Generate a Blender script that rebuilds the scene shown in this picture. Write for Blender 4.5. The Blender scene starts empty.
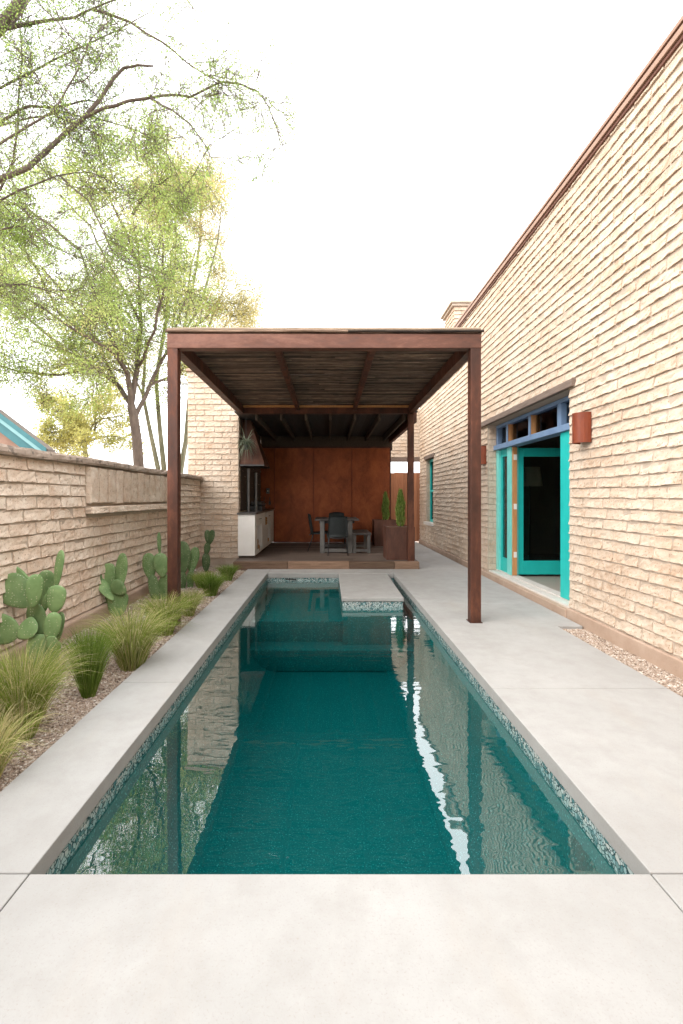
import bpy, math, random
import numpy as np
from mathutils import Vector, Matrix, noise
R = math.radians
PI = math.pi
random.seed(7)
rng = np.random.default_rng(11)
scene = bpy.context.scene
C = scene.collection
VX, VY, F, H = 328.0, 497.0, 455.0, 1.40      # vanishing point, focal length in px, eye height


def at(px, py, d):
    """a pixel of the photograph at distance d becomes a point in the world"""
    return Vector(((px - VX) * d / F, d, H + (VY - py) * d / F))

# ------------------------------------------------------------------ materials


class NT:
    def __init__(s, name):
        s.m = bpy.data.materials.new(name)
        s.m.use_nodes = True
        s.t = s.m.node_tree
        s.t.nodes.clear()
        s.out = s.t.nodes.new('ShaderNodeOutputMaterial')

    def n(s, typ, **kw):
        nd = s.t.nodes.new('ShaderNode' + typ)
        for k, v in kw.items():
            setattr(nd, k, v)
        return nd

    def l(s, a, b):
        s.t.links.new(a, b)

    def coord(s, scale=(1, 1, 1), kind='Object'):
        tc = s.n('TexCoord')
        mp = s.n('Mapping')
        mp.inputs['Scale'].default_value = scale
        s.l(tc.outputs[kind], mp.inputs['Vector'])
        return mp.outputs[0]

    def noise(s, vec, scale, detail=4, rough=.6, dist=0):
        nd = s.n('TexNoise')
        nd.inputs['Scale'].default_value = scale
        nd.inputs['Detail'].default_value = detail
        nd.inputs['Roughness'].default_value = rough
        nd.inputs['Distortion'].default_value = dist
        s.l(vec, nd.inputs['Vector'])
        return nd.outputs['Fac']

    def ramp(s, fac, stops, interp='LINEAR'):
        r = s.n('ValToRGB')
        r.color_ramp.interpolation = interp
        e = r.color_ramp.elements
        while len(e) > 1:
            e.remove(e[-1])
        for i, (p, c) in enumerate(stops):
            if not isinstance(c, tuple):
                c = (c, c, c)
            x = e[0] if i == 0 else e.new(p)
            x.position = p
            x.color = (*c[:3], 1)
        s.l(fac, r.inputs[0])
        return r.outputs[0]

    def mix(s, f, a, b, mode='MIX'):
        m = s.n('Mix', data_type='RGBA', blend_type=mode)
        for sock, v in ((m.inputs[0], f), (m.inputs[6], a), (m.inputs[7], b)):
            if isinstance(v, (int, float)):
                sock.default_value = v if sock == m.inputs[0] else (v, v, v, 1)
            elif isinstance(v, tuple):
                sock.default_value = (*v[:3], 1)
            else:
                s.l(v, sock)
        return m.outputs[2]

    def math(s, op, a, b=0.0):
        m = s.n('Math', operation=op)
        for i, v in enumerate((a, b)):
            if isinstance(v, (int, float)):
                m.inputs[i].default_value = v
            else:
                s.l(v, m.inputs[i])
        return m.outputs[0]

    def attr(s, name='tint'):
        a = s.n('Attribute')
        a.attribute_name = name
        return a.outputs['Fac']

    def bump(s, h, strength=.5, dist=.01):
        b = s.n('Bump')
        b.inputs['Strength'].default_value = strength
        b.inputs['Distance'].default_value = dist
        s.l(h, b.inputs['Height'])
        return b.outputs[0]

    def pbr(s, col, rough=.7, metal=0.0, normal=None, spec=.5):
        p = s.n('BsdfPrincipled')
        for k, v in (('Base Color', col), ('Roughness', rough), ('Metallic', metal)):
            if isinstance(v, tuple):
                p.inputs[k].default_value = (*v[:3], 1)
            elif isinstance(v, (int, float)):
                p.inputs[k].default_value = v
            else:
                s.l(v, p.inputs[k])
        p.inputs['Specular IOR Level'].default_value = spec
        if normal:
            s.l(normal, p.inputs['Normal'])
        return p

    def done(s, shader):
        s.l(shader.outputs[0], s.out.inputs[0])
        return s.m


def m_simple(name, c1, c2, scale=6, rough=.7, metal=0.0, bump=.2, bscale=60, bdist=.004, stretch=(1, 1, 1), tint=.0, spec=.4, speck=None):
    k = NT(name)
    v = k.coord(stretch)
    f = k.noise(v, scale, 5, .65)
    col = k.mix(k.ramp(f, [(.3, 0.0), (.7, 1.0)]), c1, c2)
    if speck:
        sc, lo, hi, c3 = speck
        g = k.noise(v, sc, 2, .5)
        col = k.mix(k.ramp(g, [(lo, 0.0), (hi, 1.0)]), col, c3)
    if tint:
        tv = k.math('ADD', k.math('MULTIPLY', k.attr(), tint), 1 - tint / 2)
        cb = k.n('CombineColor')
        for i in range(3):
            k.l(tv, cb.inputs[i])
        col = k.mix(1.0, col, cb.outputs[0], 'MULTIPLY')
    b = k.bump(k.noise(v, bscale, 4, .6), bump, bdist)
    return k.done(k.pbr(col, rough, metal, b, spec))


def m_brick(name, lo, hi, wash, stain):
    k = NT(name)
    v = k.coord()
    t = k.attr()
    base = k.mix(t, lo, hi)
    w = k.noise(v, 2.3, 6, .7)
    w2 = k.noise(v, 17, 5, .7)
    wf = k.ramp(k.math('ADD', k.math('MULTIPLY', w, .6), k.math('MULTIPLY', w2, .4)), [(.40, 0.0), (.62, 1.0)])
    col = k.mix(wf, base, wash)
    sf = k.ramp(k.noise(k.coord((1, 1, 2.2)), 5.3, 6, .75), [(.56, 0.0), (.76, .75)])
    col = k.mix(sf, col, stain)
    pits = k.ramp(k.noise(v, 55, 3, .6), [(.30, 0.0), (.40, 1.0)])
    col = k.mix(k.math('SUBTRACT', 1.0, pits), col, tuple(c * .62 for c in stain))
    h = k.math('ADD', k.math('MULTIPLY', k.noise(v, 70, 5, .7), .6), k.math('MULTIPLY', pits, .5))
    return k.done(k.pbr(col, .93, 0, k.bump(h, .55, .006), .2))


M = {}
M['brick_house'] = m_brick('brick_house', (.43, .305, .215), (.54, .42, .32), (.575, .49, .40), (.48, .295, .17))
M['brick_wall'] = m_brick('brick_wall', (.54, .39, .285), (.69, .55, .43), (.74, .645, .54), (.50, .325, .21))
M['mortar'] = m_simple('mortar', (.40, .32, .25), (.49, .41, .335), 5, .95, 0, .6, 60, .006, spec=.1)
M['coping_stone'] = m_simple('coping_stone', (.31, .235, .185), (.47, .385, .32), 7, .95, 0, .8, 30, .012, spec=.1, speck=(16, .58, .66, (.22, .18, .15)))
M['footing'] = m_simple('footing', (.36, .255, .19), (.45, .34, .265), 4, .95, 0, .5, 40, .006, spec=.1)


def m_concrete():
    k = NT('concrete')
    v = k.coord()
    a = k.noise(v, .9, 6, .6)
    b = k.noise(v, 5, 6, .7)
    col = k.mix(k.ramp(a, [(.35, 0.0), (.65, 1.0)]), (.325, .321, .310), (.383, .379, .368))
    col = k.mix(k.ramp(b, [(.42, 0.0), (.72, .6)]), col, (.292, .282, .266))
    sp = k.ramp(k.noise(v, 130, 3, .6), [(.56, 0.0), (.72, .6)])
    col = k.mix(sp, col, (.28, .255, .23))
    st = k.ramp(k.noise(k.coord((1, .25, 1)), 2.2, 5, .7), [(.54, 0.0), (.75, .5)])
    col = k.mix(st, col, (.36, .33, .295))
    bp = k.bump(k.noise(v, 120, 4, .6), .25, .002)
    return k.done(k.pbr(col, k.ramp(b, [(.3, .62), (.7, .8)]), 0, bp, .35))


M['concrete'] = m_concrete()
M['ground'] = m_simple('ground', (.30, .22, .16), (.40, .31, .24), 1.5, .95, 0, .6, 30, .02)


def m_gravelbase():
    k = NT('gravel_base')
    v = k.coord()
    vo = k.n('TexVoronoi')
    vo.inputs['Scale'].default_value = 80
    k.l(v, vo.inputs['Vector'])
    sep = k.n('SeparateColor')
    k.l(vo.outputs['Color'], sep.inputs[0])
    col = k.ramp(sep.outputs[0], [(0, (.16, .12, .10)), (.3, (.30, .23, .18)), (.7, (.42, .34, .27)), (1, (.55, .48, .42))])
    return k.done(k.pbr(col, .9, 0, k.bump(vo.outputs['Distance'], .8, -.01), .2))


M['gravel_base'] = m_gravelbase()


def m_stone():
    k = NT('gravel_stone')
    col = k.ramp(k.attr(), [(0, (.14, .10, .075)), (.25, (.27, .20, .15)), (.5, (.36, .28, .22)), (.75, (.46, .385, .32)), (1, (.62, .57, .51))])
    return k.done(k.pbr(col, .85, 0, None, .3))


M['gravel_stone'] = m_stone()


def m_rust(name, dark, mid, hot, rough=.55, metal=.35, stretch=(1, 1, .35)):
    k = NT(name)
    v = k.coord(stretch)
    f = k.noise(v, 3.2, 8, .72, .4)
    g = k.noise(v, 24, 5, .7)
    col = k.ramp(k.math('ADD', k.math('MULTIPLY', f, .75), k.math('MULTIPLY', g, .25)), [(.36, dark), (.5, mid), (.62, hot)])
    rf = k.ramp(g, [(.3, rough - .1), (.7, rough + .2)])
    return k.done(k.pbr(col, rf, metal, k.bump(g, .2, .003), .4))


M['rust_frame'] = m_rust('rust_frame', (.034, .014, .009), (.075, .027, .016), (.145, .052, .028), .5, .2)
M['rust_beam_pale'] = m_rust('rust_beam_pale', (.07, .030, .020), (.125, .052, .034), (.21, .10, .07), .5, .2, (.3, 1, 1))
M['rust_panel'] = m_rust('rust_panel', (.17, .043, .014), (.26, .068, .022), (.35, .10, .032), .42, .45, (1, 1, .7))
M['rust_lamp'] = m_rust('rust_lamp', (.11, .020, .007), (.18, .036, .011), (.26, .062, .018), .5, .1)
M['rust_planter'] = m_rust('rust_planter', (.07, .03, .02), (.12, .052, .035), (.18, .08, .054), .55, .2)
M['flashing'] = m_simple('flashing', (.27, .16, .11), (.36, .23, .165), 3, .6, .2, .1)
M['flashing_dark'] = m_simple('flashing_dark', (.12, .05, .035), (.17, .075, .05), 3, .6, .2, .1)


def m_wood(name, c1, c2, stretch, sc=9, tint=.5, rough=.75, bump=.4):
    k = NT(name)
    v = k.coord(stretch)
    f = k.noise(v, sc, 8, .7, .6)
    col = k.mix(k.ramp(f, [(.3, 0.0), (.7, 1.0)]), c1, c2)
    tv = k.math('ADD', k.math('MULTIPLY', k.attr(), tint), 1 - tint / 2)
    cb = k.n('CombineColor')
    for i in range(3):
        k.l(tv, cb.inputs[i])
    col = k.mix(1.0, col, cb.outputs[0], 'MULTIPLY')
    return k.done(k.pbr(col, rough, 0, k.bump(f, bump, .004), .3))


M['sticks'] = m_wood('sticks', (.02, .013, .010), (.24, .165, .12), (.5, 6, 6), 8, 1.6)
M['stick_edge'] = m_wood('stick_edge', (.24, .18, .13), (.45, .36, .27), (.6, 6, 6), 8, .5)
M['deck_wood'] = m_wood('deck_wood', (.10, .072, .058), (.18, .14, .115), (.35, 5, 5), 8, .6, .6)
M['sleeper'] = m_wood('sleeper', (.13, .08, .052), (.25, .16, .11), (.5, 6, 6), 7, .9)
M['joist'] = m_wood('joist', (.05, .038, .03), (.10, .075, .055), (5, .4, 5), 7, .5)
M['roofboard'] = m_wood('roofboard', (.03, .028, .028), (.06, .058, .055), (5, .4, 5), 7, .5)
M['lintel'] = m_wood('lintel', (.11, .078, .06), (.22, .165, .135), (6, .5, 6), 7, .3)
M['fence'] = m_wood('fence', (.30, .12, .06), (.46, .21, .11), (7, 7, .4), 6, .5)
M['table'] = m_wood('table', (.05, .043, .040), (.10, .09, .085), (3, .8, 1), 8, .3, .6)
M['table_leg'] = m_wood('table_leg', (.11, .105, .10), (.19, .185, .175), (3, 3, .8), 8, .3, .6)
M['raw_wood'] = m_wood('raw_wood', (.42, .19, .07), (.60, .31, .13), (6, 6, .5), 7, .2)
M['log'] = m_wood('log', (.30, .15, .07), (.60, .38, .20), (6, 6, 6), 6, .6)
M['wicker'] = m_simple('wicker', (.008, .012, .013), (.022, .028, .029), 60, .6, 0, .8, 140, .004)
M['dark_steel'] = m_simple('dark_steel', (.05, .05, .05), (.09, .09, .09), 20, .45, .6, .1)
M['steel'] = m_simple('steel', (.13, .13, .13), (.20, .20, .195), 20, .45, .8, .1)
M['white_paint'] = m_simple('white_paint', (.74, .72, .68), (.80, .78, .75), 4, .5, 0, .05)
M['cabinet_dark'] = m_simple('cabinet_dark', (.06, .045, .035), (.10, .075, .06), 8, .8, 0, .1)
M['counter'] = m_simple('counter', (.05, .045, .043), (.09, .085, .08), 20, .3, 0, .1)
M['teal'] = m_simple('teal', (.012, .43, .40), (.018, .50, .46), 5, .4, 0, .08, 80)
M['teal_pale'] = m_simple('teal_pale', (.16, .58, .53), (.20, .64, .60), 5, .4, 0, .08, 80)
M['blue_paint'] = m_simple('blue_paint', (.13, .21, .35), (.18, .28, .43), 5, .45, 0, .08, 80)
M['pale_sill'] = m_simple('pale_sill', (.55, .52, .48), (.66, .63, .58), 8, .6, 0, .1)
M['room_wall'] = m_simple('room_wall', (.20, .17, .14), (.26, .22, .18), 2, .9)
M['room_floor'] = m_simple('room_floor', (.30, .26, .22), (.38, .34, .29), 2, .45, 0, .05)
M['lamp_shade'] = m_simple('lamp_shade', (.62, .54, .42), (.70, .62, .50), 20, .9)
M['neighbour_teal'] = m_simple('neighbour_teal', (.025, .12, .14), (.04, .16, .18), 3, .6)
M['neighbour_teal_pale'] = m_simple('neighbour_teal_pale', (.14, .30, .32), (.19, .36, .38), 3, .6)
M['neighbour_wall'] = m_simple('neighbour_wall', (.25, .15, .11), (.33, .21, .16), 3, .8)
M['shingle'] = m_simple('shingle', (.13, .11, .10), (.20, .17, .15), 12, .9)
M['bark'] = m_simple('bark', (.07, .052, .042), (.17, .13, .105), 7, .9, 0, .8, 30, .01, (1, 1, .4))
M['bark_green'] = m_simple('bark_green', (.13, .13, .08), (.27, .25, .17), 5, .85, 0, .5, 30, .01, (1, 1, .4))
M['cover'] = m_simple('cover', (.30, .30, .29), (.38, .38, .37), 9, .5)


def m_leaf(name, stops, trans=.45):
    k = NT(name)
    col = k.ramp(k.attr(), stops)
    d = k.n('BsdfDiffuse')
    t = k.n('BsdfTranslucent')
    k.l(col, d.inputs[0])
    k.l(col, t.inputs[0])
    m = k.n('MixShader')
    m.inputs[0].default_value = trans
    k.l(d.outputs[0], m.inputs[1])
    k.l(t.outputs[0], m.inputs[2])
    return k.done(m)


M['leaf_green'] = m_leaf('leaf_green', [(0, (.22, .31, .07)), (.45, (.37, .48, .15)), (.85, (.55, .60, .22)), (1, (.70, .66, .30))])
M['leaf_near'] = m_leaf('leaf_near', [(0, (.16, .28, .06)), (.5, (.30, .44, .12)), (1, (.48, .58, .18))])
M['leaf_yellow'] = m_leaf('leaf_yellow', [(0, (.42, .42, .13)), (.5, (.60, .53, .22)), (1, (.76, .63, .33))])
M['leaf_pale'] = m_leaf('leaf_pale', [(0, (.36, .38, .12)), (.5, (.52, .50, .18)), (1, (.66, .62, .26))])
M['grass_blade'] = m_leaf('grass_blade', [(0, (.11, .15, .03)), (.4, (.22, .31, .055)), (.75, (.42, .42, .15)), (1, (.68, .57, .35))], .3)
M['grass_green'] = m_leaf('grass_green', [(0, (.07, .13, .02)), (.5, (.16, .25, .045)), (.85, (.28, .36, .09)), (1, (.55, .50, .26))], .3)
M['conifer'] = m_leaf('conifer', [(0, (.10, .18, .04)), (.5, (.24, .36, .08)), (1, (.44, .52, .18))], .3)
M['air_plant'] = m_leaf('air_plant', [(0, (.06, .08, .05)), (1, (.24, .27, .20))], .2)


def m_cactus():
    k = NT('cactus')
    v = k.coord()
    n1 = k.noise(v, 8, 4, .6)
    col = k.mix(k.ramp(n1, [(.35, 0.0), (.7, 1.0)]), (.14, .24, .09), (.24, .36, .15))
    tv = k.math('ADD', k.math('MULTIPLY', k.attr(), .8), .35)
    cb = k.n('CombineColor')
    for i in range(3):
        k.l(tv, cb.inputs[i])
    col = k.mix(1.0, col, cb.outputs[0], 'MULTIPLY')
    vo = k.n('TexVoronoi')
    vo.inputs['Scale'].default_value = 42
    vo.inputs['Randomness'].default_value = .45
    k.l(v, vo.inputs['Vector'])
    dots = k.ramp(vo.outputs['Distance'], [(.13, 1.0), (.22, 0.0)])
    col = k.mix(k.math('MULTIPLY', dots, .85), col, (.50, .50, .34))
    col = k.mix(k.ramp(k.noise(v, 14, 4, .7), [(.64, 0.0), (.72, .5)]), col, (.33, .34, .19))
    b = k.bump(k.noise(v, 25, 4, .6), .3, .006)
    return k.done(k.pbr(col, .55, 0, b, .35))


M['cactus'] = m_cactus()


def m_tile():
    k = NT('mosaic_tile')
    v = k.coord()
    nd = k.n('TexNoise')
    nd.inputs['Scale'].default_value = 14
    k.l(v, nd.inputs['Vector'])
    warp = k.n('VectorMath', operation='MULTIPLY_ADD')
    k.l(nd.outputs['Color'], warp.inputs[0])
    warp.inputs[1].default_value = (.06, .06, .06)
    k.l(v, warp.inputs[2])
    vo = k.n('TexVoronoi')
    vo.feature = 'DISTANCE_TO_EDGE'
    vo.inputs['Scale'].default_value = 48
    k.l(warp.outputs[0], vo.inputs['Vector'])
    vc = k.n('TexVoronoi')
    vc.inputs['Scale'].default_value = 48
    k.l(warp.outputs[0], vc.inputs['Vector'])
    sep = k.n('SeparateColor')
    k.l(vc.outputs['Color'], sep.inputs[0])
    cell = k.ramp(sep.outputs[0], [(0, (.48, .56, .55)), (.45, (.32, .45, .46)), (.6, (.10, .22, .23)), (.8, (.52, .55, .52))], 'CONSTANT')
    col = k.mix(k.ramp(vo.outputs['Distance'], [(.05, 1.0), (.11, 0.0)]), cell, (.035, .07, .075))
    return k.done(k.pbr(col, .25, 0, None, .5))


M['mosaic_tile'] = m_tile()


def m_plaster():
    k = NT('pool_plaster')
    v = k.coord()
    a = k.noise(v, 1.2, 5, .6)
    col = k.mix(a, (.007, .128, .124), (.012, .162, .155))
    s1 = k.ramp(k.noise(v, 95, 2, .5), [(.60, 0.0), (.68, .75)])
    col = k.mix(s1, col, (.10, .44, .43))
    s2 = k.ramp(k.noise(v, 70, 2, .5), [(.34, .5), (.42, 0.0)])
    col = k.mix(s2, col, (.006, .07, .075))
    return k.done(k.pbr(col, .8, 0, None, .2))


M['pool_plaster'] = m_plaster()


def m_water():
    k = NT('water')
    tc = k.n('TexCoord')
    mp = k.n('Mapping')
    mp.inputs['Scale'].default_value = (1.0, 1.0, 1)
    k.l(tc.outputs['Object'], mp.inputs['Vector'])
    v = mp.outputs[0]
    big = k.noise(v, .9, 1, .3)
    small = k.noise(k.coord((1.1, 3.0, 1)), 4.2, 1, .4, .3)
    # livelier at the right-hand and far side, calm elsewhere
    sep = k.n('SeparateXYZ')
    k.l(tc.outputs['Object'], sep.inputs[0])
    mr = k.n('MapRange')
    k.l(sep.outputs[0], mr.inputs[0])
    mr.inputs[1].default_value = -.4
    mr.inputs[2].default_value = .7
    mr.inputs[3].default_value = .35
    mr.inputs[4].default_value = 1.0
    h = k.math('ADD', k.math('MULTIPLY', big, .7), k.math('MULTIPLY', k.math('MULTIPLY', small, mr.outputs[0]), .30))
    b = k.bump(h, 1.0, .0048)
    gl = k.n('BsdfGlossy')
    gl.inputs['Roughness'].default_value = .0
    gl.inputs['Color'].default_value = (1, 1, 1, 1)
    k.l(b, gl.inputs['Normal'])
    tr = k.n('BsdfTransparent')
    tr.inputs['Color'].default_value = (.93, .99, .985, 1)
    fr = k.n('Fresnel')
    fr.inputs['IOR'].default_value = 2.1
    k.l(b, fr.inputs['Normal'])
    geo = k.n('NewGeometry')
    front = k.math('SUBTRACT', 1.0, geo.outputs['Backfacing'])
    fac = k.math('MULTIPLY', k.math('MINIMUM', fr.outputs[0], 1.0), front)
    mx = k.n('MixShader')
    k.l(fac, mx.inputs[0])
    k.l(tr.outputs[0], mx.inputs[1])
    k.l(gl.outputs[0], mx.inputs[2])
    k.l(mx.outputs[0], k.out.inputs['Surface'])
    ab = k.n('VolumeAbsorption')
    ab.inputs['Color'].default_value = (.10, .76, .78, 1)
    ab.inputs['Density'].default_value = 1.1
    k.l(ab.outputs[0], k.out.inputs['Volume'])
    return k.m


M['water'] = m_water()


def m_glass(name, tint=(.85, .9, .9)):
    k = NT(name)
    gl = k.n('BsdfGlossy')
    gl.inputs['Roughness'].default_value = .02
    tr = k.n('BsdfTransparent')
    tr.inputs['Color'].default_value = (*tint, 1)
    fr = k.n('Fresnel')
    fr.inputs['IOR'].default_value = 1.5
    mx = k.n('MixShader')
    k.l(fr.outputs[0], mx.inputs[0])
    k.l(tr.outputs[0], mx.inputs[1])
    k.l(gl.outputs[0], mx.inputs[2])
    return k.done(mx)


M['glass'] = m_glass('glass')

# ------------------------------------------------------------------ mesh building


class MB:
    def __init__(s):
        s.v, s.f, s.mi, s.ti = [], [], [], []
        s.n = 0

    def add(s, verts, faces, mi=0, tint=.5):
        verts = np.asarray(verts, float).reshape(-1, 3)
        s.v.append(verts)
        if np.isscalar(tint):
            tint = np.full(len(verts), float(tint))
        s.ti.append(np.asarray(tint, float))
        for f in faces:
            s.f.append(tuple(int(i) + s.n for i in f))
            s.mi.append(mi)
        s.n += len(verts)

    def box(s, x0, x1, y0, y1, z0, z1, mi=0, tint=.5, M4=None):
        v = [(x, y, z) for z in (z0, z1) for y in (y0, y1) for x in (x0, x1)]
        if M4 is not None:
            v = [tuple(M4 @ Vector(p)) for p in v]
        s.add(v, [(0, 2, 3, 1), (4, 5, 7, 6), (0, 1, 5, 4), (2, 6, 7, 3), (0, 4, 6, 2), (1, 3, 7, 5)], mi, tint)

    def prism(s, poly, z0, z1, mi=0, tint=.5):
        n = len(poly)
        v = [(x, y, z0) for x, y in poly] + [(x, y, z1) for x, y in poly]
        f = [tuple(reversed(range(n))), tuple(range(n, 2 * n))] + [(i, (i + 1) % n, n + (i + 1) % n, n + i) for i in range(n)]
        s.add(v, f, mi, tint)

    def tube(s, pts, rad, sides=6, mi=0, tint=.5, cap=True):
        pts = [Vector(p) for p in pts]
        n = len(pts)
        if np.isscalar(rad):
            rad = [rad] * n
        vs = []
        up = Vector((0, 0, 1))
        prev = None
        for i, p in enumerate(pts):
            t = (pts[min(i + 1, n - 1)] - pts[max(i - 1, 0)])
            if t.length < 1e-9:
                t = Vector((0, 0, 1))
            t.normalize()
            if prev is None:
                a = t.cross(up) if abs(t.z) < .95 else t.cross(Vector((1, 0, 0)))
            else:
                a = prev - t * prev.dot(t)
            if a.length < 1e-6:
                a = t.orthogonal()
            a.normalize()
            b = t.cross(a)
            prev = a
            for j in range(sides):
                th = 2 * PI * j / sides
                vs.append(p + (a * math.cos(th) + b * math.sin(th)) * rad[i])
        fs = []
        for i in range(n - 1):
            for j in range(sides):
                k = (j + 1) % sides
                fs.append((i * sides + j, i * sides + k, (i + 1) * sides + k, (i + 1) * sides + j))
        if cap:
            fs.append(tuple(reversed(range(sides))))
            fs.append(tuple((n - 1) * sides + j for j in range(sides)))
        s.add([tuple(v) for v in vs], fs, mi, tint)

    def build(s, name, mats, parent=None, loc=None, bevel=0, smooth=False, seg=2):
        v = np.concatenate(s.v) if s.v else np.zeros((0, 3))
        ti = np.concatenate(s.ti)
        if loc is not None:
            v = v - np.asarray(loc, float)
        me = bpy.data.meshes.new(name)
        me.from_pydata(v.tolist(), [], s.f)
        a = me.attributes.new('tint', 'FLOAT', 'POINT')
        a.data.foreach_set('value', ti.astype(np.float32))
        if not isinstance(mats, (list, tuple)):
            mats = [mats]
        for m in mats:
            me.materials.append(m)
        if len(mats) > 1:
            me.polygons.foreach_set('material_index', np.array(s.mi, np.int32))
        if smooth:
            me.polygons.foreach_set('use_smooth', np.ones(len(me.polygons), bool))
        me.update()
        o = bpy.data.objects.new(name, me)
        C.objects.link(o)
        if loc is not None:
            o.location = loc
        if parent:
            put(o, parent)
        if bevel:
            b = o.modifiers.new('bevel', 'BEVEL')
            b.width = bevel
            b.segments = seg
            b.limit_method = 'ANGLE'
            b.angle_limit = R(40)
        return o


def wpos(o):
    p = Vector(o.location)
    while o.parent:
        o = o.parent
        p = p + Vector(o.location) if False else p
    return p


BASE = {}


def put(o, parent):
    """parent o without moving it (things are built unrotated in world coordinates)"""
    o.parent = parent
    o.matrix_parent_inverse = Matrix.Translation(-Vector(BASE.get(parent.name, (0, 0, 0))))


def tag(o, label=None, cat=None, group=None, kind=None):
    if label:
        o['label'] = label
    if cat:
        o['category'] = cat
    if group:
        o['group'] = group
    if kind:
        o['kind'] = kind
    return o


def thing(name, label, cat, loc=(0, 0, 0), group=None):
    o = bpy.data.objects.new(name, None)
    C.objects.link(o)
    o.empty_display_size = .1
    o.location = loc
    BASE[o.name] = tuple(loc)
    return tag(o, label, cat, group)


def copy_tree(root, loc, rotz=0, label=None, group=None):
    def cp(o, par):
        c = o.copy()
        C.objects.link(c)
        if par is not None:
            c.parent = par
        for ch in [k for k in C.objects if k.parent == o]:
            cp(ch, c)
        return c
    c = cp(root, None)
    c.location = loc
    c.rotation_euler = (0, 0, rotz)
    if label:
        c['label'] = label
    if group:
        c['group'] = group
    return c


def box_obj(name, x0, x1, y0, y1, z0, z1, mat, parent=None, bevel=.004, tint=.5, loc=None):
    b = MB()
    b.box(x0, x1, y0, y1, z0, z1, 0, tint)
    return b.build(name, mat, parent, loc, bevel)


# ------------------------------------------------------------------ brickwork
def bricks(mb, origin, U, V, N, L, Hh, course=.1, blen=.40, joint=.013, holes=(), mi=0, seed=0, rough=1.0, depth=.03, fine=True, half=None, lean=1):
    """courses of individually shaped slump blocks; holes are (u0,u1,v0,v1)"""
    rg = np.random.default_rng(seed)
    O, U, V, N = (np.asarray(a, float) for a in (origin, U, V, N))
    nrow = int(round(Hh / course))
    ch = Hh / nrow
    for r in range(nrow):
        v0 = r * ch
        u = -(blen * .5 if r % 2 else 0.0) - .03 * rg.random()
        vj = .0
        while u < L:
            w = blen * (1 + .03 * rg.normal()) if half is None else half
            ua, ub = max(0, u), min(L, u + w)
            u += w
            segs = [(ua, ub)]
            for (h0, h1, g0, g1) in holes:
                if v0 + ch * .5 < g0 or v0 + ch * .5 > g1:
                    continue
                ns = []
                for a, b in segs:
                    if b <= h0 or a >= h1:
                        ns.append((a, b))
                    else:
                        if a < h0:
                            ns.append((a, h0))
                        if b > h1:
                            ns.append((h1, b))
                segs = ns
            for a, b in segs:
                if b - a < .035:
                    continue
                j = max(.006, joint * .6)
                a0, b0 = a + j * rg.uniform(.7, 1.3), b - j * rg.uniform(.7, 1.3)
                c0, c1 = v0 + joint * rg.uniform(.3, .8), v0 + ch - joint * rg.uniform(.3, .7)
                fn = fine(a0) if callable(fine) else fine
                nu = (9 if fn else 4) if b0 - a0 > .2 else 4
                e = .007
                us = np.concatenate([[a0], np.linspace(a0 + e, b0 - e, nu), [b0]])
                vs = np.concatenate([[c0], np.linspace(c0 + e, c1 - e, 4 if fn else 3), [c1]])
                nU, nV = len(us), len(vs)
                gu, gv = np.meshgrid(us, vs, indexing='ij')
                x = (gu - a0) / (b0 - a0)
                y = (gv - c0) / (c1 - c0)
                jit = rg.random() * .006 * rough
                ph = rg.random(4) * 6.28
                wav = np.sin(x * 7 + ph[0]) * .4 + np.sin(x * 17 + ph[1]) * .35 + np.sin(x * 31 + ph[2]) * .25
                low = (1 - y) ** 2
                d = jit + .003 + rough * (.0070 * low * lean * (1 + wav) + .002 * rg.normal(size=gu.shape) + .002 * np.sin(x * 5 + y * 4 + ph[3]))
                d -= rough * .004 * y * lean
                if rg.random() < .13:   # a chipped one
                    cx = rg.random()
                    d -= .012 * np.exp(-((x - cx) / .12) ** 2 - ((y - rg.random()) / .4) ** 2)
                edge = np.zeros_like(gu, bool)
                edge[0, :] = edge[-1, :] = edge[:, 0] = edge[:, -1] = True
                d = np.where(edge, np.where(y < .02, d - .0015, d - .0045), d)
                # uneven outline
                gv = gv + np.where(y < .02, rough * (.0035 * wav - .001), 0) + np.where(y > .98, rough * .0022 * np.sin(x * 9 + ph[2]), 0)
                gu = gu + np.where((x < .001) | (x > .999), rg.normal(size=gu.shape) * .0018 * rough, 0)
                tilt = rg.normal() * .0022 * rough
                gv = gv + tilt * (x - .5) * 2
                P = O + gu[..., None] * U + gv[..., None] * V + d[..., None] * N
                P = P.reshape(-1, 3)
                idx = np.arange(nU * nV).reshape(nU, nV)
                q = [(idx[i, k], idx[i + 1, k], idx[i + 1, k + 1], idx[i, k + 1]) for i in range(nU - 1) for k in range(nV - 1)]
                ring = list(idx[:, 0]) + list(idx[-1, 1:]) + list(idx[-2::-1, -1]) + list(idx[0, -2:0:-1])
                dd = (O + gu.reshape(-1, 1) * U + gv.reshape(-1, 1) * V)[ring] - depth * N
                base = nU * nV
                n = len(ring)
                q += [(ring[i], base + i, base + (i + 1) % n, ring[(i + 1) % n]) for i in range(n)]
                flip = np.dot(np.cross(U, V), N) < 0
                if flip:
                    q = [tuple(reversed(t)) for t in q]
                t = np.clip(.5 + .24 * rg.normal() + (.25 if rg.random() < .06 else 0), 0, 1)
                mb.add(np.vstack([P, dd]), q, mi, t)


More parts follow.
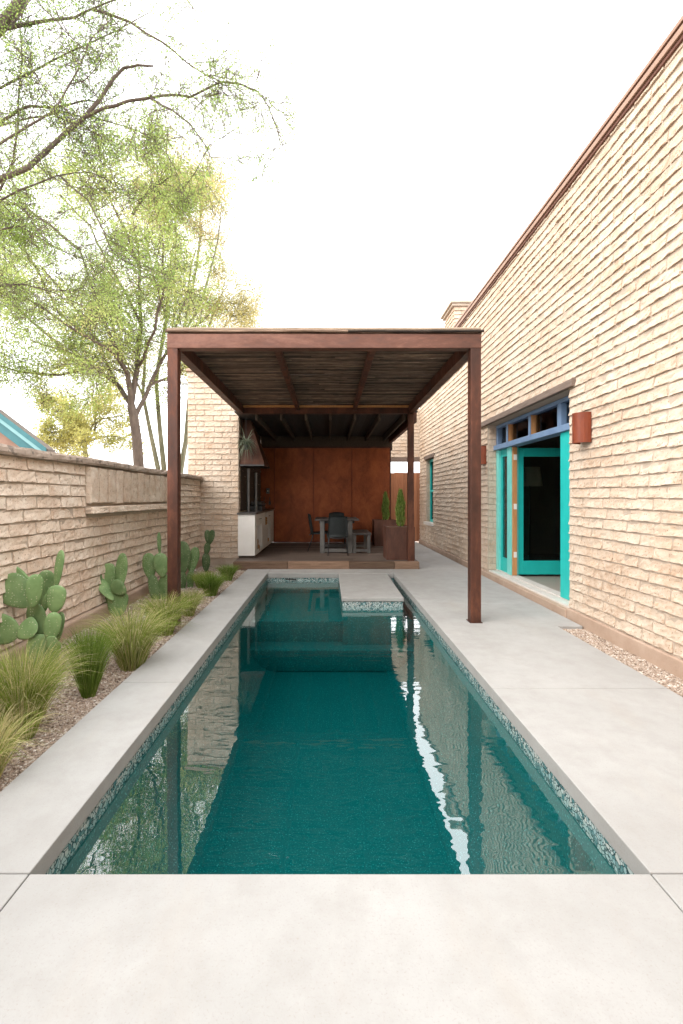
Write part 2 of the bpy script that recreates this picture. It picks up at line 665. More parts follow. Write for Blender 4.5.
def core(mb, axis, face, thick, u0, u1, z0, z1, holes=(), mi=1):
    """wall body with openings; axis 'x': wall plane x=face growing to +thick; 'y' the same along y"""
    us = sorted({u0, u1, *[h[0] for h in holes], *[h[1] for h in holes]})
    zs = sorted({z0, z1, *[h[2] for h in holes], *[h[3] for h in holes]})
    a, b = sorted((face, face + thick))
    for i in range(len(us) - 1):
        for k in range(len(zs) - 1):
            um, zm = (us[i] + us[i + 1]) / 2, (zs[k] + zs[k + 1]) / 2
            if any(h[0] < um < h[1] and h[2] < zm < h[3] for h in holes):
                continue
            if axis == 'x':
                mb.box(a, b, us[i], us[i + 1], zs[k], zs[k + 1], mi)
            else:
                mb.box(us[i], us[i + 1], a, b, zs[k], zs[k + 1], mi)


# ------------------------------------------------------------------ the pool
PL, PR, PN, PF = -1.11, 1.20, 1.694, 8.34        # pool edges
WZ = -.13
# ground sheet with a hole for the basin
g = MB()
xs = [-400, -60, PL - .2, PR + .2, 60, 400]
ys = [-300, -40, PN - .2, PF + .2, 60, 700]
for i in range(5):
    for k in range(5):
        if i == 2 and k == 2:
            continue
        g.add([(xs[i], ys[k], -.16), (xs[i + 1], ys[k], -.16), (xs[i + 1], ys[k + 1], -.16), (xs[i], ys[k + 1], -.16)], [(0, 1, 2, 3)])
tag(g.build('ground', M['ground']), kind='structure')

# basin (walls lie 2 cm outside the coping edge)
b = MB()
zb = -.97
x0, x1, y0, y1 = PL - .015, PR + .015, PN - .015, PF + .015
tw = .26
b.box(x0 - tw, x0, y0 - tw, y1 + tw, zb - .2, -.186)
b.box(x1, x1 + tw, y0 - tw, y1 + tw, zb - .2, -.186)
b.box(x0, x1, y0 - tw, y0, zb - .2, -.186)
b.box(x0, x1, y1, y1 + tw, zb - .2, -.186)
b.box(x0, x1, y0, y1, zb - .2, zb)
for (ya, yb, zt) in ((6.5, y1, -.36), (6.15, 6.5, -.66)):
    b.box(x0 + .002, x1 - .002, ya, yb - .001, zb + .001, zt)
pool = thing('pool_basin', None, None, ((PL + PR) / 2, 5, 0))
pool['kind'] = 'structure'
b.build('basin_shell', M['pool_plaster'], pool, bevel=.02)
cv = MB()
prof_c = [(.003, -.19), (.003, -.40)] + [(.003 + .42 * (1 - math.cos(a)), -.40 - .562 * math.sin(a)) for a in [i * PI / 20 for i in range(1, 11)]]
for s_, xe in ((1, x0), (-1, x1)):
    vs = [(xe + s_ * px_, yy, pz_) for yy in (y0, y1) for px_, pz_ in prof_c]
    k_ = len(prof_c)
    fs = [(i, i + 1, k_ + i + 1, k_ + i) if s_ > 0 else (i, k_ + i, k_ + i + 1, i + 1) for i in range(k_ - 1)]
    cv.add(vs, fs)
cv.build('cove', M['pool_plaster'], pool, smooth=True)
t = MB()
t.box(x0 - .05, x0, y0 - .05, y1 + .05, -.185, -.0855)
t.box(x1, x1 + .05, y0 - .05, y1 + .05, -.185, -.0855)
t.box(x0, x1, y0 - .05, y0, -.185, -.0855)
t.box(x0, x1, y1, y1 + .05, -.185, -.0855)
t.build('tile_band', M['mosaic_tile'], pool)
sk = MB()
sk.box(-.78, -.58, y1 - .006, y1 + .01, -.122, -.098)
sk.build('skimmer_slot', M['dark_steel'], pool)

w = MB()
w.box(x0 - .01, x1 + .01, y0 - .01, y1 + .01, zb - .01, WZ)
tag(w.build('water', M['water']), kind='structure')


def slab(poly, z0=-.085, z1=0.0, name='paving_slab', bev=.005):
    m = MB()
    m.prism(poly, z0, z1)
    return m.build(name, M['concrete'], deck, bevel=bev, seg=3)


deck = thing('pool_deck', None, None, (0, 1, 0))
deck['kind'] = 'structure'
G = .0025
PLX = -1.56
lj = [-3, PN, 3.44, 5.18, 7.0, 8.84]


def rect(a, b_, c, d, **k):
    slab([(a + G, c + G), (b_ - G, c + G), (b_ - G, d - G), (a + G, d - G)], **k)


rect(PLX, PL, PN, 3.44)
rect(PLX, PL, 3.44, 5.18)
rect(PLX, PL, 5.18, 7.0)
rect(PLX, PL, 7.0, 8.84)
rect(PL, PR, PF, 8.84)
rect(PL, PR, -3, PN)
rect(-2.66, PL, -3, PN)
RX = 2.487
rect(PR, RX, PN, 3.33)
rect(PR, RX, -3, PN)
slab([(PR + G, 3.33 + G), (RX, 3.33 + G), (RX, 4.93), (2.76, 4.93), (2.76, 6.0 - G), (PR + G, 6.0 - G)])
rect(PR, 2.76, 6.0, 8.84)
rect(1.80, 2.76, 8.84, 11.5)
rect(1.80, 2.76, 11.5, 15)
# stepping platform standing in the far end of the pool
pf = thing('pool_platform', None, None, (.62, 7, 0))
pf['kind'] = 'structure'
m = MB()
m.prism([(.19, 6.326), (1.055, 6.326), (1.085, 8.335), (.19, 8.335)], -.055, -.003)
m.build('platform_slab', M['concrete'], pf, bevel=.008, seg=3)
box_obj('platform_tile', .205, 1.045, 6.34, 8.35, -.18, -.0555, M['mosaic_tile'], pf, bevel=0)
box_obj('platform_base', .21, 1.04, 6.345, 8.35, -.96, -.1805, M['pool_plaster'], pf, bevel=0)

# gravel beds
for nm, (a, b_, c, d) in (('planting_bed', (-2.74, PLX, PN, 9.5)), ('gravel_strip', (RX, 2.80, -3, 4.93))):
    m = MB()
    m.box(a, b_, c, d, -.12, -.035)
    tag(m.build(nm, M['gravel_base']), kind='structure')


def stones(area, n, near):
    a, b_, c, d = area
    m_v, m_f, m_t = [], [], []
    octa = np.array([(1, 0, 0), (-1, 0, 0), (0, 1, 0), (0, -1, 0), (0, 0, 1), (0, 0, -1)], float)
    of = np.array([(0, 2, 4), (2, 1, 4), (1, 3, 4), (3, 0, 4), (2, 0, 5), (1, 2, 5), (3, 1, 5), (0, 3, 5)])
    mb = MB()
    uu = rng.random(n)
    Y = c + (d - c) * uu ** near
    X = a + (b_ - a) * rng.random(n)
    S = .004 + .007 * rng.random(n) ** 2
    S *= 1 + .12 * (Y - c)
    allv = np.zeros((n, 6, 3))
    for i in range(6):
        allv[:, i, :] = octa[i] * (S[:, None] * (.7 + .6 * rng.random((n, 3)))) * np.array([1, 1, .7])
    th = rng.random(n) * 6.28
    cx, sx = np.cos(th), np.sin(th)
    xx = allv[..., 0] * cx[:, None] - allv[..., 1] * sx[:, None]
    yy = allv[..., 0] * sx[:, None] + allv[..., 1] * cx[:, None]
    allv[..., 0], allv[..., 1] = xx + X[:, None], yy + Y[:, None]
    allv[..., 2] += (-.034 + S * .35)[:, None]
    faces = (of[None] + 6 * np.arange(n)[:, None, None]).reshape(-1, 3)
    tint = np.repeat(np.clip(rng.normal(.5, .27, n), 0, 1), 6)
    mb.v = [allv.reshape(-1, 3)]
    mb.ti = [tint]
    mb.f = faces.tolist()
    mb.mi = [0] * len(faces)
    mb.n = n * 6
    return mb


tag(stones((-2.68, PLX - .005, PN, 8.9), 30000, 1.7).build('gravel', M['gravel_stone']), 'tan and brown gravel spread over the planting bed', 'gravel', kind='stuff')
tag(stones((RX + .004, 2.77, 2.2, 4.92), 9000, 1.1).build('gravel', M['gravel_stone']), 'tan gravel strip between concrete deck and house wall', 'gravel', kind='stuff')

# ------------------------------------------------------------------ brick house on the right
HX = 2.82
HY0, HY1, HZ = -2.5, 13.98, 5.10
DO = (5.315, 8.04, .09, 2.66)      # door opening (y0,y1,z0,z1)
WI = (12.18, 13.03, .68, 2.55)
house = thing('brick_house', 'long pale slump block house with flat roof and turquoise door along the right side', 'house', (HX, 6, 0))
mb = MB()
hol = [DO, WI]
bricks(mb, (HX, HY0, .12), (0, 1, 0), (0, 0, 1), (-1, 0, 0), HY1 - HY0, HZ - .12 - .02, .106, .37, joint=.014, mi=0, seed=3, fine=lambda u: 3.5 < u < 9.2, rough=1.15,
       holes=[(DO[0] - HY0, DO[1] - HY0, DO[2] - .12, DO[3] - .02), (WI[0] - HY0, WI[1] - HY0, WI[2] - .12, WI[3] - .12)])
core(mb, 'x', HX + .002, .308, HY0, HY1, 0, HZ - .01, hol)
# reveals that face the camera
bricks(mb, (HX + .012, DO[1] - .001, .12), (1, 0, 0), (0, 0, 1), (0, -1, 0), .15, 2.50, .106, .2, seed=9, rough=.6)
bricks(mb, (HX + .012, WI[1] - .001, WI[2]), (1, 0, 0), (0, 0, 1), (0, -1, 0), .10, 1.84, .106, .2, seed=10, rough=.5)
# the other sides of the building
mb.box(HX + .312, 9.2, HY0, HY0 + .3, 0, HZ - .01, 1)
mb.box(HX + .312, 9.2, HY1 - .3, HY1, 0, HZ - .01, 1)
mb.box(8.9, 9.2, HY0 + .302, HY1 - .302, 0, HZ - .01, 1)
mb.build('wall', [M['brick_house'], M['mortar']], house)
f = MB()
f.box(HX - .035, HX + .009, HY0, DO[0] - .0, -.1, .105)
f.box(HX - .035, HX + .009, DO[1] + .2, HY1, -.1, .105)
f.build('footing', M['footing'], house, bevel=.012)
f = MB()
f.box(HX + .313, 8.898, HY0 + .301, HY1 - .301, 4.75, 4.95)
f.build('roof', M['cover'], house)
f = MB()
f.box(HX - .045, HX + .36, HY0 - .04, HY1 + .04, 5.135, 5.175, 0)
f.box(HX - .028, HX + .009, HY0 - .03, HY1 + .03, 5.10, 5.134, 1)
f.box(HX - .050, HX + .008, HY0 - .03, HY1 + .03, 5.045, 5.099, 0)
f.box(HX - .030, HX + .008, HY0 - .03, HY1 + .03, 5.01, 5.044, 1)
f.build('parapet_cap', [M['flashing'], M['flashing_dark']], house, bevel=.004)
# chimney
ch = MB()
cxa, cya, cyb, ctop = 2.95, 10.65, 11.5, 5.86
bricks(ch, (cxa, cya, 4.8), (1, 0, 0), (0, 0, 1), (0, -1, 0), 1.0, ctop - 4.8, .1, .4, seed=21)
bricks(ch, (cxa, cyb, 4.8), (0, -1, 0), (0, 0, 1), (-1, 0, 0), cyb - cya, ctop - 4.8, .1, .4, seed=22)
ch.box(cxa + .01, cxa + 1.0, cya + .01, cyb, 4.8, ctop, 1)
cho = ch.build('chimney', [M['brick_house'], M['mortar']], house)
c2 = MB()
c2.box(cxa - .05, cxa + 1.05, cya - .05, cyb + .05, ctop + .001, ctop + .06)
c2.box(cxa - .09, cxa + 1.09, cya - .09, cyb + .09, ctop + .061, ctop + .12)
c2.build('chimney_cap', M['mortar'], cho, bevel=.008)
# lintels
box_obj('lintel', HX - .055, HX + .2, DO[0] - .15, DO[1] + .30, DO[3] + .002, DO[3] + .09, M['lintel'], house, .008)
# window
wi = MB()
fx0, fx1 = HX + .10, HX + .17
y0_, y1_, z0_, z1_ = WI
z1w = 2.46
for bx in ((y0_, y0_ + .06, z0_ + .02, z1w), (y1_ - .06, y1_, z0_ + .02, z1w), (y0_ + .06, y1_ - .06, z0_ + .02, z0_ + .09), (y0_ + .06, y1_ - .06, z1w - .07, z1w), (y0_ + .06, y1_ - .06, 1.54, 1.60)):
    wi.box(fx0, fx1, *bx)
win = wi.build('window', M['teal'], house, bevel=.004)
box_obj('pane', fx0 + .03, fx0 + .036, y0_ + .05, y1_ - .05, z0_ + .05, z1w - .04, M['glass'], win, 0)
box_obj('sill', HX - .07, HX + .16, y0_ - .08, y1_ + .08, z0_ - .06, z0_ + .019, M['pale_sill'], win, .008)
box_obj('lintel', HX - .045, HX + .2, y0_ - .14, y1_ + .14, 2.462, 2.57, M['lintel'], house, .008)

# door assembly; the frame stands .15 back in the opening
FX = HX + .15
fr = MB()
fz0, fz1 = .115, 2.655
fr.box(FX, FX + .13, DO[0] + .004, DO[1] - .004, fz0 - .002, fz0 + .012)
fro = fr.build('door_frame', M['pale_sill'], house, bevel=.003)
box_obj('jamb', FX, FX + .13, 7.93, 8.035, fz0 + .013, 2.215, M['teal_pale'], fro, .005)
box_obj('mullion', FX, FX + .13, 7.40, 7.55, fz0 + .013, 2.215, M['teal_pale'], fro, .005)
box_obj('jamb', FX - .01, FX + .12, 5.32, 5.80, fz0 + .013, 2.215, M['teal'], fro, .005)
box_obj('mullion_lining', FX + .022, FX + .095, 7.375, 7.398, fz0 + .013, 2.214, M['raw_wood'], fro, .002)
for z in (.42, 1.20, 2.0):
    box_obj('hinge', FX + .04, FX + .09, 7.369, 7.3745, z, z + .09, M['white_paint'], fro, 0)
sl = MB()
sl.box(FX + .04, FX + .085, 7.55, 7.615, fz0 + .002, 2.213)
sl.box(FX + .04, FX + .085, 7.865, 7.93, fz0 + .002, 2.213)
sl.box(FX + .04, FX + .085, 7.615, 7.865, fz0 + .002, .36)
sl.box(FX + .04, FX + .085, 7.615, 7.865, 2.09, 2.213)
slo = sl.build('sidelight', M['teal'], house, bevel=.004)
box_obj('pane', FX + .058, FX + .064, 7.612, 7.868, .355, 2.095, M['glass'], slo, 0)
# open leaf, swung 90 degrees inward at the mullion
lx0, lx1, ly0, ly1 = FX + .10, FX + 1.05, 7.42, 7.465
lf = MB()
lf.box(lx0, lx0 + .12, ly0, ly1, .135, 2.20)
lf.box(lx1 - .12, lx1, ly0, ly1, .135, 2.20)
lf.box(lx0 + .12, lx1 - .12, ly0, ly1, .135, .36)
lf.box(lx0 + .12, lx1 - .12, ly0, ly1, 2.06, 2.20)
leaf = lf.build('door', M['teal'], house, bevel=.005)
tag(leaf, 'open turquoise glazed door leaf')
box_obj('pane', lx0 + .115, lx1 - .115, ly0 + .018, ly0 + .024, .355, 2.065, M['glass'], leaf, 0)
hd = MB()
hd.tube([(lx1 - .06, ly0 - .05, 1.05), (lx1 - .06, ly0 - .05, 1.17)], .009, 8)
hd.tube([(lx1 - .06, ly0, 1.11), (lx1 - .06, ly0 - .05, 1.11)], .009, 8)
hd.build('handle', M['dark_steel'], leaf, smooth=True)
# second leaf, swung inward behind the near jamb
lf = MB()
lf.box(lx0, lx0 + .12, 5.78, 5.825, .135, 2.20)
lf.box(lx1 - .12, lx1, 5.78, 5.825, .135, 2.20)
lf.box(lx0 + .12, lx1 - .12, 5.78, 5.825, .135, .36)
lf.box(lx0 + .12, lx1 - .12, 5.78, 5.825, 2.06, 2.20)
leaf2 = lf.build('door', M['teal'], house, bevel=.005)
box_obj('pane', lx0 + .115, lx1 - .115, 5.80, 5.806, .355, 2.065, M['glass'], leaf2, 0)
# transom
tr = MB()
ty0, ty1 = 5.35, 8.035
tr.box(FX - .05, FX + .13, ty0, ty1, 2.218, 2.30)
tr.box(FX, FX + .13, ty0, ty1, 2.60, 2.655)
for (a, b_) in ((7.97, 8.035), (5.80, 5.90), (5.35, 5.40)):
    tr.box(FX, FX + .13, a, b_, 2.301, 2.599)
tro = tr.build('transom', M['blue_paint'], house, bevel=.005)
for yy in (7.50, 6.66):
    tm = MB()
    tm.box(FX + .001, FX + .13, yy, yy + .06, 2.302, 2.598, 0)
    tm.box(FX - .012, FX + .0, yy - .004, yy + .064, 2.302, 2.598, 1)
    tm.build('mullion', [M['raw_wood'], M['blue_paint']], tro, bevel=.003)
box_obj('pane', FX + .07, FX + .076, ty0 + .04, ty1 - .05, 2.30, 2.60, M['glass'], tro, 0)
# threshold and step under the door
box_obj('threshold', HX + .02, HX + .33, DO[0] + .003, DO[1] - .003, .0, .112, M['pale_sill'], house, .006)
box_obj('door_step', HX - .05, HX + .018, DO[0] - .0, DO[1] + .2, -.1, .085, M['footing'], house, .01)
# the room behind the door
rm = MB()
rx0, rx1, ry0, ry1 = HX + .312, 7.6, 4.2, 10.2
rm.box(rx0, rx1, ry0, ry1, -.05, .10, 1)
rm.box(rx0, rx1 + .1, ry1, ry1 + .1, .10, 3.0, 0)
rm.box(rx0, rx1 + .1, ry0 - .1, ry0, .10, 3.0, 0)
rm.box(rx1, rx1 + .1, ry0, ry1, .10, 3.0, 0)
rm.box(rx0, rx1 + .1, ry0 - .1, ry1 + .1, 3.001, 3.1, 0)
rm.build('room_interior', [M['room_wall'], M['room_floor']], house)

# floor lamp standing in the room
lp = thing('floor_lamp', 'floor lamp with cream drum shade standing in the dark room behind the door', 'lamp', (4.08, 9.2, .10))
q = MB()
q.tube([(4.08, 9.2, .10), (4.08, 9.2, .125)], .15, 20)
q.build('base', M['dark_steel'], lp)
q = MB()
q.tube([(4.08, 9.2, .125), (4.08, 9.2, 1.75)], .012, 8)
q.build('pole', M['dark_steel'], lp)
q = MB()
q.tube([(4.08, 9.2, 1.62), (4.08, 9.2, 2.0)], [.24, .19], 24, cap=False)
q.build('lamp_shade', M['lamp_shade'], lp, smooth=True)


def wall_lamp(y, label, warm=None):
    t_ = thing('wall_lamp', label, 'wall lamp', (HX, y, 1.97), 'rusted steel wall lamps')
    q = MB()
    r, n = .105, 12
    z0, z1 = 1.985, 2.31
    out, inn = [], []
    for i in range(n + 1):
        a = PI / 2 + PI * i / n
        out.append((HX - .015 + math.cos(a) * (r + .035), y + math.sin(a) * r))
        inn.append((HX - .015 + math.cos(a) * (r + .031), y + math.sin(a) * (r - .004)))
    poly = out + inn[::-1]
    q.prism(poly, z0, z1)
    q.build('shade', M['rust_lamp'], t_, smooth=False)
    box_obj('back_plate', HX - .016, HX + .006, y - .05, y + .05, 2.06, 2.23, M['rust_lamp'], t_, .003)
    return t_


wall_lamp(4.95, 'deep red rusted half-round steel wall lamp close to the near door jamb')
wall_lamp(8.17, 'orange-toned steel wall lamp between the far door jamb and the small window')

# ------------------------------------------------------------------ garden wall on the left
GX = -2.70
GT = 1.755
gw = thing('garden_wall', 'low pinkish slump block garden wall with rough coping left of the cacti', 'wall', (GX, 5, 0))
mb = MB()
GY0, GY1 = -1.5, 9.62
PN0, PN1 = 5.06, 7.62
bricks(mb, (GX, GY0, .13), (0, 1, 0), (0, 0, 1), (1, 0, 0), GY1 - GY0, GT - .13, .1161, .385, joint=.016, seed=31, rough=1.15,
       holes=[(PN0 - GY0, PN1 - GY0, 1.2 - .13, 2.0)])
mb.box(GX - .2, GX - .002, GY0, GY1 + .3, -.1, GT, 1)
mb.build('wall', [M['brick_wall'], M['mortar']], gw)
sp = MB()
y = PN0 + .005
sd = 100
bricks(sp, (GX + .045, PN0, 1.30), (0, 0, 1), (0, 1, 0), (1, 0, 0), GT - 1.30, PN1 - PN0, .2133, 2.0, joint=.045, seed=33, rough=1.3, depth=.07, lean=0)
sp.build('soldier_panel', [M['brick_wall'], M['mortar']], gw)
lg = MB()
bricks(lg, (GX + .085, PN0 - .02, 1.21), (0, 1, 0), (0, 0, 1), (1, 0, 0), PN1 - PN0 + .04, .085, .085, .40, seed=34, rough=1.2, depth=.07)
lg.box(GX - .008, GX + .07, PN0 - .015, PN1 + .015, 1.215, 1.292, 1)
lg.build('ledge', [M['brick_wall'], M['mortar']], gw)
box_obj('footing', GX - .012, GX + .07, GY0, GY1 - .02, -.1, .12, M['footing'], gw, .025)
rw = MB()
core(rw, 'y', -3.0, .2, GX - .2, HX + .3, -.1, 4.4, mi=0)  # unseen wall added behind the camera to dim light on the near paving
rw.build('light_block_wall', M['mortar'], gw)
# coping: one long rough band
cp = MB()
n = 110
ys_ = np.linspace(GY0, GY1 + .15, n)
prof = [(.055, .0), (.062, .02), (.060, .055), (.045, .078), (-.10, .088), (-.24, .08), (-.25, .0)]
vs, fs = [], []
for i, yy in enumerate(ys_):
    for j, (px_, pz_) in enumerate(prof):
        nz = noise.noise(Vector((yy * 5, j * 1.7, 0))) * .010 + noise.noise(Vector((yy * 17, j * 3.1, 5))) * .006
        vs.append((GX + px_ + nz, yy, GT + .002 + pz_ + (nz if pz_ > .01 else 0) - .004 * math.sin(yy * 2)))
k = len(prof)
for i in range(n - 1):
    for j in range(k):
        j2 = (j + 1) % k
        fs.append((i * k + j, (i + 1) * k + j, (i + 1) * k + j2, i * k + j2))
fs.append(tuple(range(k)))
fs.append(tuple(reversed([(n - 1) * k + j for j in range(k)])))
cp.add(vs, fs)
cp.build('coping', M['coping_stone'], gw, smooth=False)

# ------------------------------------------------------------------ brick pier at the left of the kitchen
pier = thing('brick_pier', 'tall pale brick pier rising behind the pergola beside the outdoor kitchen', 'pier', (-2.4, 9.6, 0))
mb = MB()
px0, px1, pz = -2.97, -1.885, 4.05
bricks(mb, (px0, 9.62, .10), (1, 0, 0), (0, 0, 1), (0, -1, 0), px1 - px0, pz - .1, .1162, .37, joint=.014, seed=41)
bricks(mb, (px1, 9.63, .10), (0, 1, 0), (0, 0, 1), (1, 0, 0), 3.4, pz - .1, .1162, .37, joint=.014, seed=42, fine=False)
mb.box(px0 + .004, px1 - .003, 9.623, 13.03, -.1, pz, 1)
mb.build('wall', [M['brick_house'], M['mortar']], pier)
box_obj('pier_cap', px0 - .03, px1 + .03, 9.58, 13.06, pz + .002, pz + .06, M['footing'], pier, .01)

# ------------------------------------------------------------------ pergola
pg = thing('pergola', 'rusted steel pergola with a stick roof standing over the far end of the pool', 'pergola', (-.04, 7, 0))
ps = .058
PXL, PXR, PYF, PYB = -1.73, 1.645, 5.114, 9.06
ZB, ZT = 3.055, 3.215
for (x, y, z0) in ((PXL, PYF, -.03), (PXR, PYF, .001), (PXR, PYB, .137)):
    box_obj('post', x - ps, x + ps, y - ps, y + ps, z0, ZB - .001, M['rust_frame'], pg, .005)
    if z0 > -.01:
        box_obj('base_plate', x - ps - .012, x + ps + .012, y - ps - .012, y + ps + .012, z0 - .0005, z0 + .008, M['rust_frame'], pg, .001)
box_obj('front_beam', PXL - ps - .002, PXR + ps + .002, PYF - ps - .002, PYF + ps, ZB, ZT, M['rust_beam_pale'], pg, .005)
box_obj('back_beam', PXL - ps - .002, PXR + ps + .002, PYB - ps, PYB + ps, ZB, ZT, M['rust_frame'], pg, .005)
for x in (PXL, PXR):
    box_obj('side_beam', x - ps, x + ps, PYF + ps + .001, PYB - ps - .001, ZB + .001, ZT - .001, M['rust_frame'], pg, .005)
for x in (-.60, .53):
    box_obj('cross_beam', x - .035, x + .035, PYF + ps + .001, PYB - ps - .001, ZB + .06, ZT - .002, M['rust_frame'], pg, .004)
box_obj('edge_angle', PXL + ps + .001, PXR - ps - .001, PYB - ps - .05, PYB - ps - .001, ZT - .045, ZT - .008, M['raw_wood'], pg, .002)
st = MB()
y = PYF - .07
rs = random.Random(5)
while y < PYB + .1:
    r = rs.uniform(.008, .017)
    ncut = rs.choice([1, 2, 2, 3])
    cuts = sorted([PXL - .07 + (PXR - PXL + .14) * (i / ncut) + (rs.uniform(-.3, .3) if 0 < i < ncut else rs.uniform(-.03, .03)) for i in range(ncut + 1)])
    for a, b_ in zip(cuts, cuts[1:]):
        zz = ZT + r + .003 + rs.uniform(0, .012)
        pts = []
        for j in range(9):
            fj = j / 8
            pts.append((a + (b_ - a) * fj, y + .007 * math.sin(fj * 9 + y * 7) + rs.uniform(-.003, .003), zz + rs.uniform(-.003, .004)))
        st.tube(pts, [r * rs.uniform(.8, 1.15) for _ in pts], 6, 0, rs.random())
    y += r * 1.9
for (yy0, yy1) in ((PYF - .05, PYB),):
    y = yy0
    while y < yy1:
        r = rs.uniform(.010, .016)
        a = PXL - .06 + rs.uniform(-.03, .03)
        b_ = PXR + .06 + rs.uniform(-.03, .03)
        pts = [(a + (b_ - a) * j / 8, y + rs.uniform(-.006, .006), ZT + .040 + rs.uniform(-.003, .006)) for j in range(9)]
        st.tube(pts, r, 6, 0, rs.random())
        y += r * 2.6
for j in range(7):     # pale sticks along the front edge
    r = rs.uniform(.010, .016)
    a = PXL - .05 + rs.uniform(-.02, .6) * (j > 2)
    b_ = PXR + .05 - rs.uniform(-.01, 1.2) * (j > 3)
    yy = PYF - .06 + j * .016
    pts = [(a + (b_ - a) * i / 10, yy + rs.uniform(-.004, .004), ZT + .05 + .008 * (j % 2) + rs.uniform(-.004, .005)) for i in range(11)]
    st.tube(pts, r, 6, 1, rs.random())
st.build('stick_roof', [M['sticks'], M['stick_edge']], pg)

# ------------------------------------------------------------------ kitchen floor, roof, screen
DZ = .136
kd = thing('wooden_deck', 'low dark plank deck under the dining table behind the pool', 'deck', (0, 10.5, 0))
m = MB()
y = 8.99
i = 0
rs = random.Random(9)
while y < 12.7:
    x = -1.85
    cut = -1.85 + rs.uniform(.8, 2.6)
    m.box(-1.85, cut - .002, y, y + .136, .10, DZ, 0, rs.random())
    m.box(cut + .002, 1.78, y, y + .136, .10, DZ, 0, rs.random())
    y += .141
m.build('planks', M['deck_wood'], kd, bevel=.003)
xs_ = [-1.85, -1.36, -.17, .68, 1.78]
tn = [.75, .2, .75, .05]
tn = [.62, .30, .95, .18]
for i in range(3):
    pass
xs_ = [-1.85, -.78, .52 - .1, 1.30, 1.78]
tn = [.30, .85, .10, .80]
for i in range(4):
    box_obj('sleeper', xs_[i] + .002, xs_[i + 1] - .002, 8.85, 8.985, -.02, DZ + .001, M['sleeper'], kd, .008, tint=tn[i])
box_obj('deck_skirt', 1.74, 1.778, 8.99, 12.7, -.02, .098, M['joist'], kd, 0)

kr = thing('kitchen_roof', 'dark boarded lean-to roof over the outdoor kitchen behind the pergola', 'roof', (0, 11, 2.9))
m = MB()
x = -1.88
rs = random.Random(12)
while x < 1.75:
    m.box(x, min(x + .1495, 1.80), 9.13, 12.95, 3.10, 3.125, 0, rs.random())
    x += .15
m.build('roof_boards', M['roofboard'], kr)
box_obj('roof_membrane', -1.88, 1.80, 9.13, 12.95, 3.1255, 3.14, M['cover'], kr, 0)
for x in (-1.45, -.95, -.45, .05, .55, 1.05, 1.55):
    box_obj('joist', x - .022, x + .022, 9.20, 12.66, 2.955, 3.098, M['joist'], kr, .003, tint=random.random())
box_obj('beam', -1.87, 1.80, 12.72, 12.80, 2.70, 3.098, M['joist'], kr, .004)
box_obj('beam', 1.70, 1.78, 9.122, 12.66, 2.90, 3.098, M['rust_frame'], kr, .004)
box_obj('gutter_edge', -1.87, 1.80, 12.90, 12.96, 3.126, 3.19, M['flashing_dark'], kr, .004)
box_obj('post', 1.66, 1.74, 12.72, 12.80, DZ, 2.698, M['rust_frame'], kr, .004)
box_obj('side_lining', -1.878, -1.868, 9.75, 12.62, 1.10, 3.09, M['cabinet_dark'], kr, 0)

scr = thing('steel_screen', 'tall screen of rusted orange steel sheets behind the dining table', 'screen', (0, 12.7, DZ))
edges = [-1.88, -1.49, -.40, .66, 1.726]
for i in range(4):
    box_obj('panel', edges[i] + .004, edges[i + 1] - .004, 12.67, 12.68, DZ + .01, 2.76, M['rust_panel'], scr, .002)
for x in edges[1:-1]:
    box_obj('batten', x - .012, x + .012, 12.655, 12.669, DZ + .01, 2.758, M['rust_lamp'], scr, .003)
box_obj('top_trim', -1.87, 1.74, 12.645, 12.70, 2.762, 2.80, M['rust_frame'], scr, .004)
box_obj('end_trim', 1.728, 1.75, 12.64, 12.70, DZ + .01, 2.76, M['rust_frame'], scr, .003)
box_obj('bottom_trim', -1.5, 1.727, 12.655, 12.669, DZ + .002, DZ + .03, M['rust_lamp'], scr, .003)
ws = thing('wall_switch', 'small pale switch box fixed to the steel screen above the counter', 'switch', at(268, 491, 12.66))
c_ = at(268, 491, 12.66)
box_obj('switch_box', c_.x - .045, c_.x + .045, 12.62, 12.668, c_.z - .075, c_.z + .075, M['steel'], ws, .006)
box_obj('toggle', c_.x - .012, c_.x + .012, 12.612, 12.619, c_.z - .02, c_.z + .025, M['white_paint'], ws, .002)
# hooks with two utensils
for i, (hx, ln) in enumerate(((264.0, .16), (269.5, .12))):
    c_ = at(hx, 497, 12.6)
    t_ = thing('grill_tool', ('longer' if i == 0 else 'shorter') + ' dark grill tool hanging below the switch box', 'tool', c_)
    q = MB()
    q.tube([(c_.x, 12.64, c_.z), (c_.x, 12.64, c_.z - ln)], .009, 6)
    q.build('handle', M['dark_steel'], t_)
    q = MB()
    q.box(c_.x - .03, c_.x + .03, 12.636, 12.644, c_.z - ln - .10, c_.z - ln)
    q.build('blade', M['dark_steel'], t_, bevel=.002)

